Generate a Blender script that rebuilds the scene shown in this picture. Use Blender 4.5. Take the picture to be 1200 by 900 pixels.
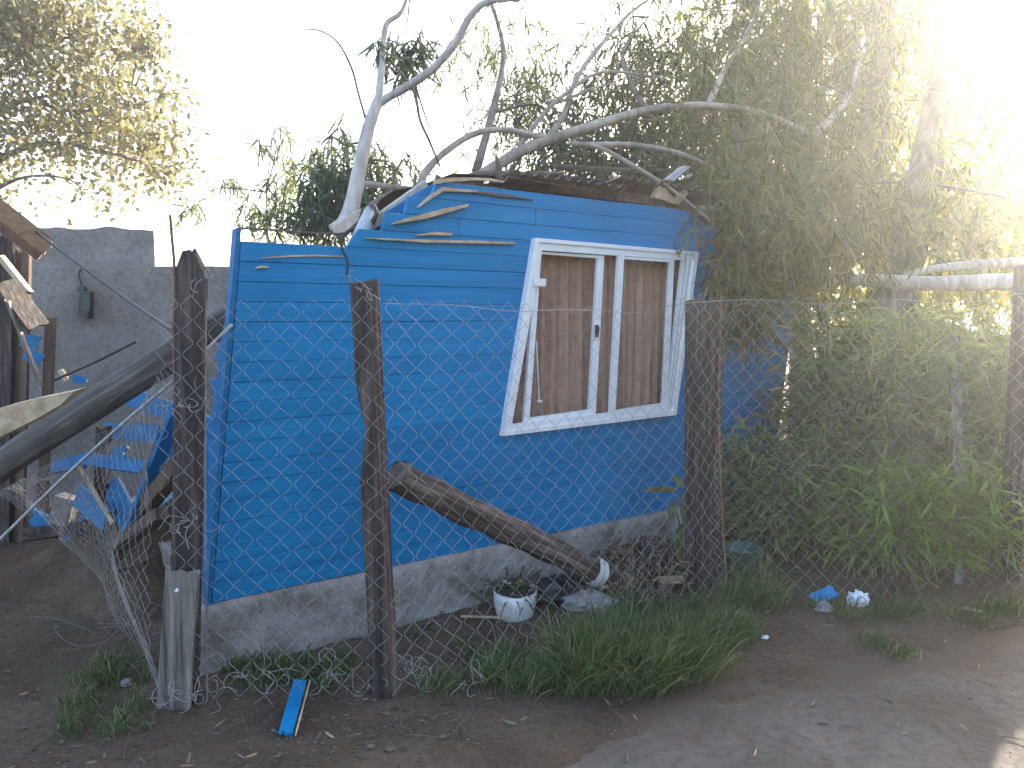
import bpy, math, random
import numpy as np
from mathutils import Vector, Matrix, noise as mnoise

for o in list(bpy.data.objects):
    bpy.data.objects.remove(o)
random.seed(7)
rng = np.random.default_rng(11)
scene = bpy.context.scene
COL = scene.collection

# ------------------------------------------------------------------ camera, sky, sun, exposure
PITCH = math.radians(5.0)
FPX = 900.0                       # focal length in photo pixels (photo is 1200 x 900)
CAM = Vector((0, 0, 1.5))
cd = bpy.data.cameras.new('camera')
cam = bpy.data.objects.new('camera', cd)
COL.objects.link(cam)
cam.location = CAM
cam.rotation_euler = (math.radians(90) - PITCH, 0, 0)
cd.sensor_width = 36
cd.lens = 36 * FPX / 1200
cd.clip_start = 0.05
cd.clip_end = 2000
scene.camera = cam

SUN_EL = math.radians(16.5)
SUN_AZ = math.radians(35.5)        # to the right of +Y
SUN = Vector((math.sin(SUN_AZ) * math.cos(SUN_EL), math.cos(SUN_AZ) * math.cos(SUN_EL), math.sin(SUN_EL)))

world = bpy.data.worlds.new('World')
scene.world = world
world.use_nodes = True
wn = world.node_tree
sky = wn.nodes.new('ShaderNodeTexSky')
sky.sky_type = 'NISHITA'
sky.sun_disc = False
sky.sun_elevation = SUN_EL
sky.sun_rotation = SUN_AZ
sky.air_density = 0.7
sky.dust_density = 3.0
sky.ozone_density = 0.3
wn.links.new(sky.outputs[0], wn.nodes['Background'].inputs[0])
wn.nodes['Background'].inputs[1].default_value = 0.15

sl = bpy.data.lights.new('sun', 'SUN')
sl.energy = 4.5
sl.angle = math.radians(0.53)
sl.color = (1.0, 0.92, 0.79)
so = bpy.data.objects.new('sun', sl)
COL.objects.link(so)
so.rotation_euler = SUN.to_track_quat('Z', 'Y').to_euler()
so.location = (20, 30, 20)

scene.view_settings.view_transform = 'Standard'
scene.view_settings.look = 'None'
scene.view_settings.gamma = 1
scene.view_settings.exposure = 2.75
VEIL_DENSITY = 0.005
VEIL_ANISO = 0.75

# ------------------------------------------------------------------ helpers: pixels to places
def ray(u, v):
    x = (u - 600) / FPX
    y = -(v - 450) / FPX
    c, s = math.cos(PITCH), math.sin(PITCH)
    return Vector((x, c + y * s, -s + y * c))

def W(u, v, Y):
    d = ray(u, v)
    return CAM + d * (Y / d.y)

def G(u, v, z=0.0):
    d = ray(u, v)
    return CAM + d * ((z - CAM.z) / d.z)

WD = Vector((1.418, 1, 0)).normalized()        # direction of the house front
WO = Vector((WD.y, -WD.x, 0))                  # its outward normal
A0 = G(243, 783) - WO * 0.03

def H(s, z, o=0.0):
    return Vector((A0.x, A0.y, 0)) + WD * s + WO * o + Vector((0, 0, z))

def HW(u, v, o=0.0):
    d = ray(u, v)
    p0 = H(0, 0, o)
    t = (p0 - CAM).dot(WO) / d.dot(WO)
    p = CAM + d * t
    return ((p - p0).dot(WD), p.z)

# ------------------------------------------------------------------ helpers: objects
ORG = {}

def tag(o, label=None, cat=None, group=None, kind=None):
    if label: o['label'] = label
    if cat: o['category'] = cat
    if group: o['group'] = group
    if kind: o['kind'] = kind
    return o

def thing(name, loc, label, cat, group=None):
    o = bpy.data.objects.new(name, None)
    o.empty_display_size = 0.1
    COL.objects.link(o)
    o.location = loc
    ORG[o.name] = Vector(loc)
    return tag(o, label, cat, group)

class MB:
    def __init__(self):
        self.v = []
        self.f = []
        self.c = []
        self.n = 0

    def add(self, verts, faces, col=None):
        verts = np.asarray(verts, dtype=float).reshape(-1, 3)
        b = self.n
        self.v.append(verts)
        for f in faces:
            self.f.append(tuple(int(i) + b for i in f))
        self.n += len(verts)
        if col is not None:
            self.c.append(np.tile(np.asarray(col, dtype=float)[:3], (len(verts), 1)))

    def box(self, c, size, rot=None, bev=0.0, taper=1.0):
        sx, sy, sz = [q / 2 for q in size]
        pts = []
        for z in (-sz, sz):
            k = taper if z > 0 else 1.0
            if bev > 0:
                b = bev
                for (x, y) in ((-sx + b, -sy), (sx - b, -sy), (sx, -sy + b), (sx, sy - b), (sx - b, sy), (-sx + b, sy), (-sx, sy - b), (-sx, -sy + b)):
                    pts.append((x * k, y * k, z))
            else:
                for (x, y) in ((-sx, -sy), (sx, -sy), (sx, sy), (-sx, sy)):
                    pts.append((x * k, y * k, z))
        n = len(pts) // 2
        fs = [tuple(range(n - 1, -1, -1)), tuple(range(n, 2 * n))]
        for i in range(n):
            j = (i + 1) % n
            fs.append((i, j, n + j, n + i))
        P = np.array(pts)
        if rot is not None:
            P = P @ np.array(rot.to_3x3()).T
        P = P + np.array(c)
        self.add(P, fs)

    def beam(self, p, q, w, h, roll=0.0, bev=0.0, jag=0.0):
        """rectangular timber from p to q; w across, h the other way; jag gives splintered ends"""
        p, q = Vector(p), Vector(q)
        d = q - p
        L = d.length
        d.normalize()
        up = Vector((0, 0, 1)) if abs(d.z) < 0.95 else Vector((0, 1, 0))
        a = d.cross(up).normalized()
        b = a.cross(d).normalized()
        if roll:
            R = Matrix.Rotation(roll, 3, d)
            a, b = R @ a, R @ b
        if jag <= 0:
            cs = [(-w / 2, -h / 2), (w / 2, -h / 2), (w / 2, h / 2), (-w / 2, h / 2)]
            if bev:
                e = bev
                cs = [(-w/2+e, -h/2), (w/2-e, -h/2), (w/2, -h/2+e), (w/2, h/2-e), (w/2-e, h/2), (-w/2+e, h/2), (-w/2, h/2-e), (-w/2, -h/2+e)]
            n = len(cs)
            nseg = max(1, int(L / 0.25))
            pts = []
            for k in range(nseg + 1):
                t = k / nseg
                wob = (random.random() - .5) * 0.004 if 0 < k < nseg else 0
                for (x, y) in cs:
                    pts.append(p + d * (L * t) + a * (x + wob) + b * y)
            fs = [tuple(range(n - 1, -1, -1)), tuple(range(nseg * n, nseg * n + n))]
            for k in range(nseg):
                for i in range(n):
                    j = (i + 1) % n
                    fs.append((k * n + i, k * n + j, (k + 1) * n + j, (k + 1) * n + i))
            self.add([tuple(x) for x in pts], fs)
        else:
            m = 5
            pts = []
            for end in (0, 1):
                for i in range(m + 1):
                    x = -w / 2 + w * i / m
                    e = jag * (random.random()) * (1 if end == 0 else -1)
                    for y in (-h / 2, h / 2):
                        ee = e * (1 if y < 0 else random.uniform(.4, 1.1))
                        pts.append(p + d * (L * end + ee) + a * x + b * y)
            s = 2 * (m + 1)
            fs = []
            for i in range(m):
                k = 2 * i
                fs.append((k, k + 2, s + k + 2, s + k))
                fs.append((k + 1, s + k + 1, s + k + 3, k + 3))
                fs.append((k, k + 1, k + 3, k + 2))
                fs.append((s + k, s + k + 2, s + k + 3, s + k + 1))
            fs.append((0, s, s + 1, 1))
            fs.append((2 * m, 2 * m + 1, s + 2 * m + 1, s + 2 * m))
            self.add([tuple(x) for x in pts], fs)

    def tube(self, pts, rad, n=6, caps=True, rough=0.0, seed=0, col=None):
        pts = np.asarray([tuple(p) for p in pts], dtype=float)
        m = len(pts)
        rad = np.broadcast_to(np.asarray(rad, dtype=float), (m,)).copy()
        T = np.gradient(pts, axis=0)
        T /= np.maximum(np.linalg.norm(T, axis=1, keepdims=True), 1e-9)
        ref = np.array([0, 0, 1.0]) if abs(T[0, 2]) < .9 else np.array([1.0, 0, 0])
        u = np.cross(T[0], ref); u /= np.linalg.norm(u)
        ang = np.arange(n) * 2 * math.pi / n
        ca, sa = np.cos(ang), np.sin(ang)
        rr = np.random.default_rng(seed)
        ringw = 1 + rough * (rr.random(n) - .5) * 1.2 if rough else np.ones(n)
        out = np.empty((m, n, 3))
        for i in range(m):
            t = T[i]
            u = u - t * np.dot(u, t)
            u /= max(np.linalg.norm(u), 1e-9)
            w = np.cross(t, u)
            r = rad[i] * ringw * (1 + rough * (rr.random(n) - .5) if rough else 1)
            out[i] = pts[i] + (ca * r)[:, None] * u + (sa * r)[:, None] * w
        fs = []
        for i in range(m - 1):
            for j in range(n):
                k = (j + 1) % n
                fs.append((i * n + j, i * n + k, (i + 1) * n + k, (i + 1) * n + j))
        if caps:
            fs.append(tuple(range(n - 1, -1, -1)))
            fs.append(tuple(range((m - 1) * n, m * n)))
        self.add(out.reshape(-1, 3), fs, col)

    def build(self, name, mat, parent=None, smooth=False):
        V = np.concatenate(self.v) if self.v else np.zeros((0, 3))
        org = Vector((0, 0, 0))
        if parent is not None:
            org = ORG[parent.name]
        else:
            org = Vector((float(V[:, 0].mean()), float(V[:, 1].mean()), float(V[:, 2].min())))
        me = bpy.data.meshes.new(name)
        me.from_pydata((V - np.array(org)).tolist(), [], self.f)
        if self.c and sum(len(x) for x in self.c) == len(V):
            at = me.attributes.new('Col', 'FLOAT_COLOR', 'POINT')
            cc = np.concatenate(self.c)
            at.data.foreach_set('color', np.c_[cc, np.ones(len(cc))].ravel())
        if smooth:
            me.polygons.foreach_set('use_smooth', [True] * len(me.polygons))
        me.update()
        return link(name, me, mat, parent, org)

def link(name, me, mat, parent, org):
    if mat is not None:
        me.materials.append(mat)
    o = bpy.data.objects.new(name, me)
    COL.objects.link(o)
    if parent is not None:
        o.parent = parent
    else:
        o.location = org
    ORG[o.name] = Vector(org)
    return o

def crv(pts, n=6):
    """Catmull-Rom resample of control points"""
    P = [np.array(p, dtype=float) for p in pts]
    if len(P) < 3:
        return [P[0] + (P[1] - P[0]) * t for t in np.linspace(0, 1, n + 1)]
    P = [2 * P[0] - P[1]] + P + [2 * P[-1] - P[-2]]
    out = []
    for i in range(1, len(P) - 2):
        a, b, c, d = P[i - 1:i + 3]
        for k in range(n):
            t = k / n
            out.append(.5 * ((2 * b) + (c - a) * t + (2 * a - 5 * b + 4 * c - d) * t * t + (3 * b - a - 3 * c + d) * t ** 3))
    out.append(P[-2])
    return out

def vnoise(x, y, seed=0):
    """smooth value noise on numpy arrays"""
    xi, yi = np.floor(x).astype(int), np.floor(y).astype(int)
    xf, yf = x - xi, y - yi
    xf, yf = xf * xf * (3 - 2 * xf), yf * yf * (3 - 2 * yf)
    def h(a, b):
        q = (a * 374761393 + b * 668265263 + seed * 982451653) & 0x7fffffff
        q = ((q ^ (q >> 13)) * 1274126177) & 0x7fffffff
        return (q ^ (q >> 16)) % 10007 / 10007.0
    return (h(xi, yi) * (1 - xf) + h(xi + 1, yi) * xf) * (1 - yf) + (h(xi, yi + 1) * (1 - xf) + h(xi + 1, yi + 1) * xf) * yf

def fbm(x, y, seed=0, o=4):
    r = 0; a = .5; t = 0
    for i in range(o):
        r = r + a * vnoise(x * 2 ** i, y * 2 ** i, seed + i); t += a; a *= .5
    return r / t - .5

# ------------------------------------------------------------------ helpers: leaves
class Leaves:
    """collects leaf blades, builds one mesh; every blade is 4 triangles (or 2)"""
    def __init__(self):
        self.b = []; self.d = []; self.l = []; self.w = []; self.c = []

    def add(self, base, dirs, lens, wids, cols):
        self.b.append(np.atleast_2d(base)); self.d.append(np.atleast_2d(dirs))
        self.l.append(np.atleast_1d(lens)); self.w.append(np.atleast_1d(wids)); self.c.append(np.atleast_2d(cols))

    def build(self, name, mat, parent, profile=(.25, .7, .75, .55), droop=.12, keep=None, simple=False, seed=1):
        r = np.random.default_rng(seed)
        B = np.concatenate(self.b); D = np.concatenate(self.d); Ln = np.concatenate(self.l)
        Wd = np.concatenate(self.w); C = np.concatenate(self.c)
        D = D / np.maximum(np.linalg.norm(D, axis=1, keepdims=True), 1e-9)
        if keep is not None:
            k = keep(B + D * Ln[:, None] * .5)
            B, D, Ln, Wd, C = B[k], D[k], Ln[k], Wd[k], C[k]
        N = len(B)
        R = r.normal(size=(N, 3))
        S = np.cross(D, R); S /= np.maximum(np.linalg.norm(S, axis=1, keepdims=True), 1e-9)
        Nn = np.cross(S, D)
        t1, w1, t2, w2 = profile
        L = Ln[:, None]; wd = Wd[:, None] / 2
        sag = np.zeros((N, 3)); sag[:, 2] = -1
        org = np.array(ORG[parent.name])
        B = B - org
        cur = r.uniform(-.12, .12, (N, 1))
        if simple:
            V = np.stack([B, B + D * L * .45 + S * wd + Nn * L * cur * .3, B + D * L + sag * L * droop + Nn * L * cur, B + D * L * .45 - S * wd + Nn * L * cur * .3], 1)
            nv = 4
            base = np.arange(N)[:, None] * nv
            quads = base + np.array([0, 1, 2, 3])
            loops = quads.ravel(); sizes = np.full(N, 4)
        else:
            p1 = B + D * L * t1 + Nn * L * cur * .2
            p2 = B + D * L * t2 + sag * L * droop * .45 + Nn * L * cur * .7
            V = np.stack([B, p1 + S * wd * w1, p1 - S * wd * w1, p2 + S * wd * w2, p2 - S * wd * w2, B + D * L + sag * L * droop + Nn * L * cur], 1)
            nv = 6
            base = np.arange(N)[:, None] * nv
            q = np.concatenate([base + np.array([0, 1, 2]), base + np.array([1, 3, 4, 2]), base + np.array([3, 5, 4])], 1)
            loops = q.ravel(); sizes = np.tile([3, 4, 3], N)
        me = bpy.data.meshes.new(name)
        me.vertices.add(N * nv)
        me.vertices.foreach_set('co', V.reshape(-1))
        me.loops.add(len(loops))
        me.loops.foreach_set('vertex_index', loops.astype(np.int32))
        me.polygons.add(len(sizes))
        st = np.concatenate([[0], np.cumsum(sizes)[:-1]])
        me.polygons.foreach_set('loop_start', st.astype(np.int32))
        me.update(calc_edges=True)
        at = me.attributes.new('Col', 'FLOAT_COLOR', 'POINT')
        cc = np.repeat(np.c_[C[:, :3], np.ones(N)], nv, axis=0)
        at.data.foreach_set('color', cc.ravel())
        me.validate()
        return link(name, me, mat, parent, ORG[parent.name])

def mixcols(n, cols, r=rng, jit=.25):
    cols = np.array(cols)
    k = r.integers(0, len(cols), n)
    return np.clip(cols[k] * (1 + r.uniform(-jit, jit, (n, 1))), 0, 1)

# ------------------------------------------------------------------ materials
def newmat(name):
    m = bpy.data.materials.new(name)
    m.use_nodes = True
    nt = m.node_tree
    b = nt.nodes['Principled BSDF']
    return m, nt, b

def nd(nt, typ, **kw):
    n = nt.nodes.new(typ)
    for k, v in kw.items():
        if k.startswith('i_'):
            n.inputs[int(k[2:]) if k[2:].isdigit() else k[2:]].default_value = v
        else:
            setattr(n, k, v)
    return n

def ramp(nt, fac, stops):
    r = nt.nodes.new('ShaderNodeValToRGB')
    el = r.color_ramp.elements
    while len(el) > 1:
        el.remove(el[-1])
    el[0].position = stops[0][0]; el[0].color = (*stops[0][1], 1)
    for p, c in stops[1:]:
        e = el.new(p); e.color = (*c, 1)
    nt.links.new(fac, r.inputs[0])
    return r.outputs[0]

def coords(nt, scale=(1, 1, 1), rotz=0.0, rot=None):
    tc = nt.nodes.new('ShaderNodeTexCoord')
    mp0 = nd(nt, 'ShaderNodeMapping')
    mp0.inputs['Rotation'].default_value = rot if rot else (0, 0, rotz)
    nt.links.new(tc.outputs['Object'], mp0.inputs[0])
    mp = nd(nt, 'ShaderNodeMapping')
    mp.inputs['Scale'].default_value = scale
    nt.links.new(mp0.outputs[0], mp.inputs[0])
    return mp.outputs[0]

def tex(nt, vec, scale, detail=6, rough=.6, dist=0.0):
    n = nd(nt, 'ShaderNodeTexNoise')
    n.inputs['Scale'].default_value = scale
    n.inputs['Detail'].default_value = detail
    n.inputs['Roughness'].default_value = rough
    n.inputs['Distortion'].default_value = dist
    nt.links.new(vec, n.inputs['Vector'])
    return n.outputs['Fac']

def bump(nt, b, h, strength=.4, dist=.01):
    bp = nd(nt, 'ShaderNodeBump')
    bp.inputs['Strength'].default_value = strength
    bp.inputs['Distance'].default_value = dist
    nt.links.new(h, bp.inputs['Height'])
    nt.links.new(bp.outputs[0], b.inputs['Normal'])

def mulcol(nt, a, b_, fac=1.0):
    m = nd(nt, 'ShaderNodeMix', data_type='RGBA', blend_type='MULTIPLY')
    m.inputs[0].default_value = fac
    nt.links.new(a, m.inputs[6]); nt.links.new(b_, m.inputs[7])
    return m.outputs[2]

def mat_grain(name, stops, rotz=0.0, stretch=(2, 40, 40), scale=1.0, rough=.8, bstr=.5, blotch=.5, rot=None, fine=None):
    """wood-like: noise stretched along an axis, plus blotches"""
    m, nt, b = newmat(name)
    v = coords(nt, stretch, rotz, rot)
    g = tex(nt, v, scale, 8, .65, .3)
    c = ramp(nt, g, stops)
    v2 = coords(nt, (1, 1, 1))
    bl = tex(nt, v2, 3.1, 5)
    lo = 1 - blotch
    c2 = ramp(nt, bl, [(.3, (lo, lo, lo)), (.7, (1, 1, 1))])
    nt.links.new(mulcol(nt, c, c2), b.inputs['Base Color'])
    b.inputs['Roughness'].default_value = rough
    bump(nt, b, g, bstr, .008)
    return m

def mat_simple(name, col, rough=.7, var=.25, scale=8, metal=0.0, bstr=.15):
    m, nt, b = newmat(name)
    v = coords(nt)
    g = tex(nt, v, scale, 6)
    c0 = tuple(x * (1 - var) for x in col); c1 = tuple(min(1, x * (1 + var)) for x in col)
    nt.links.new(ramp(nt, g, [(.3, c0), (.7, c1)]), b.inputs['Base Color'])
    b.inputs['Roughness'].default_value = rough
    b.inputs['Metallic'].default_value = metal
    bump(nt, b, g, bstr, .01)
    return m

def mat_leaf(name, trans=.45, rough=.5, spec=.4, tint=(1.3, 1.25, .55)):
    m, nt, b = newmat(name)
    at = nd(nt, 'ShaderNodeAttribute', attribute_name='Col')
    nt.links.new(at.outputs['Color'], b.inputs['Base Color'])
    b.inputs['Roughness'].default_value = rough
    b.inputs['Specular IOR Level'].default_value = spec
    tr = nd(nt, 'ShaderNodeBsdfTranslucent')
    tn = nd(nt, 'ShaderNodeMix', data_type='RGBA', blend_type='MULTIPLY')
    tn.inputs[0].default_value = 1
    tn.inputs[7].default_value = (*tint, 1)
    nt.links.new(at.outputs['Color'], tn.inputs[6])
    nt.links.new(tn.outputs[2], tr.inputs['Color'])
    mx = nd(nt, 'ShaderNodeMixShader')
    mx.inputs[0].default_value = trans
    nt.links.new(b.outputs[0], mx.inputs[1]); nt.links.new(tr.outputs[0], mx.inputs[2])
    nt.links.new(mx.outputs[0], nt.nodes['Material Output'].inputs[0])
    return m

WA = math.atan2(WD.y, WD.x)
M = {}
def blue(name, dark, mid, lite, rotz):
    m, nt, b = newmat(name)
    v = coords(nt, (1.5, 30, 45), rotz)
    g = tex(nt, v, 1.0, 8, .65, .4)
    v2 = coords(nt, (1, 1, 1))
    bl = tex(nt, v2, 2.3, 6, .6)
    fine = tex(nt, v2, 60, 4)
    c = ramp(nt, bl, [(.25, dark), (.5, mid), (.8, lite)])
    gr = ramp(nt, g, [(.3, (.72, .76, .8)), (.6, (1, 1, 1))])
    c = mulcol(nt, c, gr)
    # worn specks where the primer shows
    sp = ramp(nt, tex(nt, coords(nt, (4, 60, 60), rotz), 1.3, 8, .75), [(.70, (0, 0, 0)), (.76, (1, 1, 1))])
    mx = nd(nt, 'ShaderNodeMix', data_type='RGBA')
    nt.links.new(sp, mx.inputs[0]); nt.links.new(c, mx.inputs[6]); mx.inputs[7].default_value = (.10, .22, .38, 1)
    # every board a little different
    oi = nd(nt, 'ShaderNodeObjectInfo')
    rr = ramp(nt, oi.outputs['Random'], [(0, (.86, .88, .9)), (1, (1, 1, 1))])
    nt.links.new(mulcol(nt, mx.outputs[2], rr), b.inputs['Base Color'])
    b.inputs['Roughness'].default_value = .5
    b.inputs['Specular IOR Level'].default_value = .2
    bump(nt, b, g, .35, .004)
    return m
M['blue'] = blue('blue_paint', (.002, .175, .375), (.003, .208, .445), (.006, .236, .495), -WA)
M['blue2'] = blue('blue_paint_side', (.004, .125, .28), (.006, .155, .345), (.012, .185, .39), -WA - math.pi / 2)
M['pale_wood'] = mat_grain('splintered_wood', [(.3, (.36, .24, .13)), (.6, (.62, .48, .31))], stretch=(14, 14, 14), blotch=.35)
M['brown_wood'] = mat_grain('brown_wood', [(.3, (.07, .042, .026)), (.7, (.19, .125, .08))], stretch=(30, 30, 2.5), blotch=.5)
M['post_wood'] = mat_grain('old_post_wood', [(.36, (.015, .010, .008)), (.5, (.050, .034, .027)), (.62, (.13, .096, .078))], stretch=(32, 32, 2.2), blotch=.55, bstr=.9)
M['red_wood'] = mat_grain('red_batten_wood', [(.36, (.045, .023, .018)), (.64, (.19, .115, .09))], stretch=(32, 32, 2.2), blotch=.4, bstr=.7)
M['grey_wood'] = mat_grain('weathered_grey_wood', [(.36, (.06, .048, .038)), (.5, (.17, .145, .12)), (.64, (.27, .24, .205))], stretch=(34, 34, 1.6), blotch=.4, bstr=1)
M['orange_wood'] = mat_grain('sunlit_shack_wood', [(.3, (.16, .085, .04)), (.7, (.38, .235, .12))], stretch=(3, 20, 20), blotch=.4)  # orange of sunlight put into the fascia colour
M['log'] = mat_grain('log_wood', [(.28, (.03, .022, .018)), (.5, (.085, .062, .048)), (.72, (.2, .155, .125))], rotz=0, stretch=(10, 10, 10), blotch=.6, bstr=.9, scale=1.4)
M['rot_end'] = mat_grain('log_end_wood', [(.3, (.09, .06, .04)), (.7, (.24, .18, .13))], stretch=(25, 25, 25), blotch=.4)

def mat_bark(name, a, b_, c_):
    m, nt, b = newmat(name)
    v = coords(nt, (1, 1, .45))
    g = tex(nt, v, 6, 8, .6, .8)
    f = tex(nt, coords(nt, (9, 9, 1.6)), 4, 8, .7)
    c = ramp(nt, g, [(.32, a), (.5, b_), (.68, c_)])
    gr = ramp(nt, f, [(.3, (.7, .67, .64)), (.6, (1, 1, 1))])
    nt.links.new(mulcol(nt, c, gr), b.inputs['Base Color'])
    b.inputs['Roughness'].default_value = .75
    bump(nt, b, f, .5, .01)
    return m
M['gum_bark'] = mat_bark('smooth_gum_bark', (.26, .225, .19), (.46, .415, .365), (.58, .54, .48))
M['limb_bark'] = mat_bark('shaded_limb_bark', (.17, .138, .105), (.31, .262, .205), (.44, .39, .32))  # darker copy of the gum bark, shade put into the colour
M['dark_bark'] = mat_bark('rough_bark', (.05, .038, .028), (.11, .085, .065), (.2, .16, .125))
M['twig'] = mat_bark('twig_bark', (.07, .05, .035), (.13, .1, .075), (.2, .16, .12))

def mat_concrete(name, a, b_, c_, sc=3.0, bs=.6, fleck=True):
    m, nt, b = newmat(name)
    v = coords(nt)
    g = tex(nt, v, sc, 10, .65, .3)
    f = tex(nt, v, sc * 14, 8, .7)
    c = ramp(nt, g, [(.3, a), (.5, b_), (.7, c_)])
    gr = ramp(nt, f, [(.28, (.6, .58, .56)), (.55, (1, 1, 1))])
    nt.links.new(mulcol(nt, c, gr), b.inputs['Base Color'])
    b.inputs['Roughness'].default_value = .92
    b.inputs['Specular IOR Level'].default_value = .2
    ad = nd(nt, 'ShaderNodeMath', operation='MULTIPLY_ADD')
    nt.links.new(f, ad.inputs[0]); ad.inputs[1].default_value = .5; nt.links.new(g, ad.inputs[2])
    bump(nt, b, ad.outputs[0], bs, .02)
    return m
M['plinth'] = mat_concrete('plinth_concrete', (.15, .125, .10), (.30, .275, .25), (.43, .405, .38), 4.5)
M['plaster'] = mat_concrete('grey_plaster', (.17, .155, .14), (.24, .225, .205), (.31, .29, .27), 2.0)
M['pavement'] = mat_concrete('pavement_concrete', (.088, .073, .061), (.135, .116, .10), (.18, .158, .138), 1.6, .5)

def earth_stain(m):
    nt = m.node_tree; b = nt.nodes['Principled BSDF']
    src = b.inputs['Base Color'].links[0].from_socket
    v = coords(nt)
    f = ramp(nt, tex(nt, v, 2.2, 10, .7, .6), [(.48, (0, 0, 0)), (.68, (1, 1, 1))])
    ge = nd(nt, 'ShaderNodeNewGeometry')           # earth washed over the slab along its edge
    dt = nd(nt, 'ShaderNodeVectorMath', operation='DOT_PRODUCT'); dt.inputs[1].default_value = (-.35, 1, 0)
    nt.links.new(ge.outputs['Position'], dt.inputs[0])
    mr = nd(nt, 'ShaderNodeMapRange'); mr.inputs[1].default_value = 2.15; mr.inputs[2].default_value = 2.75; mr.inputs[3].default_value = 0; mr.inputs[4].default_value = .42
    nt.links.new(dt.outputs['Value'], mr.inputs[0])
    ad = nd(nt, 'ShaderNodeMath', operation='ADD')
    nt.links.new(tex(nt, v, 3.4, 10, .72, .5), ad.inputs[0]); nt.links.new(mr.outputs[0], ad.inputs[1])
    f2 = ramp(nt, ad.outputs[0], [(.62, (0, 0, 0)), (.86, (1, 1, 1))])
    mm = nd(nt, 'ShaderNodeMath', operation='MAXIMUM')
    nt.links.new(f, mm.inputs[0]); nt.links.new(f2, mm.inputs[1])
    mx = nd(nt, 'ShaderNodeMix', data_type='RGBA')
    nt.links.new(mm.outputs[0], mx.inputs[0]); nt.links.new(src, mx.inputs[6]); mx.inputs[7].default_value = (.10, .073, .052, 1)
    nt.links.new(mx.outputs[2], b.inputs['Base Color'])
earth_stain(M['pavement'])
def mat_dirt():
    m, nt, b = newmat('dirt')
    v = coords(nt)
    g = tex(nt, v, 1.7, 8, .6, .5)
    f = tex(nt, v, 34, 8, .72)
    vo = nd(nt, 'ShaderNodeTexVoronoi'); vo.inputs['Scale'].default_value = 130
    nt.links.new(v, vo.inputs['Vector'])
    c = ramp(nt, g, [(.28, (.085, .058, .039)), (.5, (.128, .092, .064)), (.75, (.18, .135, .097))])
    gr = ramp(nt, f, [(.3, (.45, .43, .41)), (.5, (.9, .9, .9)), (.72, (1.0, 1.0, 1.0))])
    c = mulcol(nt, c, gr)
    peb = ramp(nt, vo.outputs['Color'], [(.90, (0, 0, 0)), (.93, (1, 1, 1))])
    mx = nd(nt, 'ShaderNodeMix', data_type='RGBA')
    nt.links.new(peb, mx.inputs[0]); nt.links.new(c, mx.inputs[6]); mx.inputs[7].default_value = (.2, .16, .125, 1)
    nt.links.new(mx.outputs[2], b.inputs['Base Color'])
    b.inputs['Roughness'].default_value = .95
    b.inputs['Specular IOR Level'].default_value = .15
    bump(nt, b, f, .9, .02)
    return m
M['dirt'] = mat_dirt()
M['wire'] = mat_simple('galvanised_wire', (.30, .29, .28), .6, .3, 30, metal=.3, bstr=0)
M['old_wire'] = mat_simple('dull_wire', (.20, .185, .17), .7, .35, 30, metal=.2, bstr=0)
M['side_wire'] = mat_simple('weathered_wire', (.23, .215, .20), .7, .3, 30, metal=.2, bstr=0)
M['rust'] = mat_simple('rusty_steel', (.16, .075, .04), .85, .4, 40)
M['cable'] = mat_simple('black_cable', (.02, .02, .022), .5, .2, 20)
M['white_frame'] = mat_simple('white_aluminium', (.74, .74, .74), .4, .07, 6, bstr=.03)
M['grey_frame'] = mat_simple('grey_aluminium', (.42, .42, .42), .4, .1, 6, bstr=.03)
M['black'] = mat_simple('black_plastic', (.012, .012, .013), .4, .3, 9)
M['white_plastic'] = mat_simple('dirty_white_plastic', (.62, .62, .60), .45, .16, 14)
M['green_plastic'] = mat_simple('green_plastic', (.03, .075, .06), .5, .3, 9)
M['paper'] = mat_simple('white_paper', (.7, .72, .78), .8, .1, 9)
M['pipe'] = mat_simple('grey_pipe', (.42, .44, .46), .5, .15, 12)
M['roof'] = mat_grain('rusty_roof_sheet', [(.3, (.07, .045, .032)), (.7, (.17, .12, .09))], stretch=(3, 3, 3), blotch=.4)
M['soil_dark'] = mat_simple('dark_soil', (.035, .026, .02), .95, .4, 25, bstr=.6)
M['pebble'] = mat_simple('pebbles', (.12, .095, .075), .9, .4, 40, bstr=.3)
M['fabric'] = mat_simple('old_cloth', (.26, .25, .24), .9, .3, 12, bstr=.4)

def mat_curtain():
    m, nt, b = newmat('brown_curtain')
    g = tex(nt, coords(nt, (1, 1, .06), -WA), 22, 5, .6, .3)
    pat = tex(nt, coords(nt, (14, 14, 9), -WA), 1.6, 3)
    c = ramp(nt, g, [(.3, (.30, .17, .115)), (.7, (.48, .30, .215))])
    gr = ramp(nt, pat, [(.38, (.86, .85, .84)), (.5, (1, 1, 1))])
    nt.links.new(mulcol(nt, c, gr), b.inputs['Base Color'])
    b.inputs['Roughness'].default_value = .9
    return m
M['curtain'] = mat_curtain()

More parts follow.
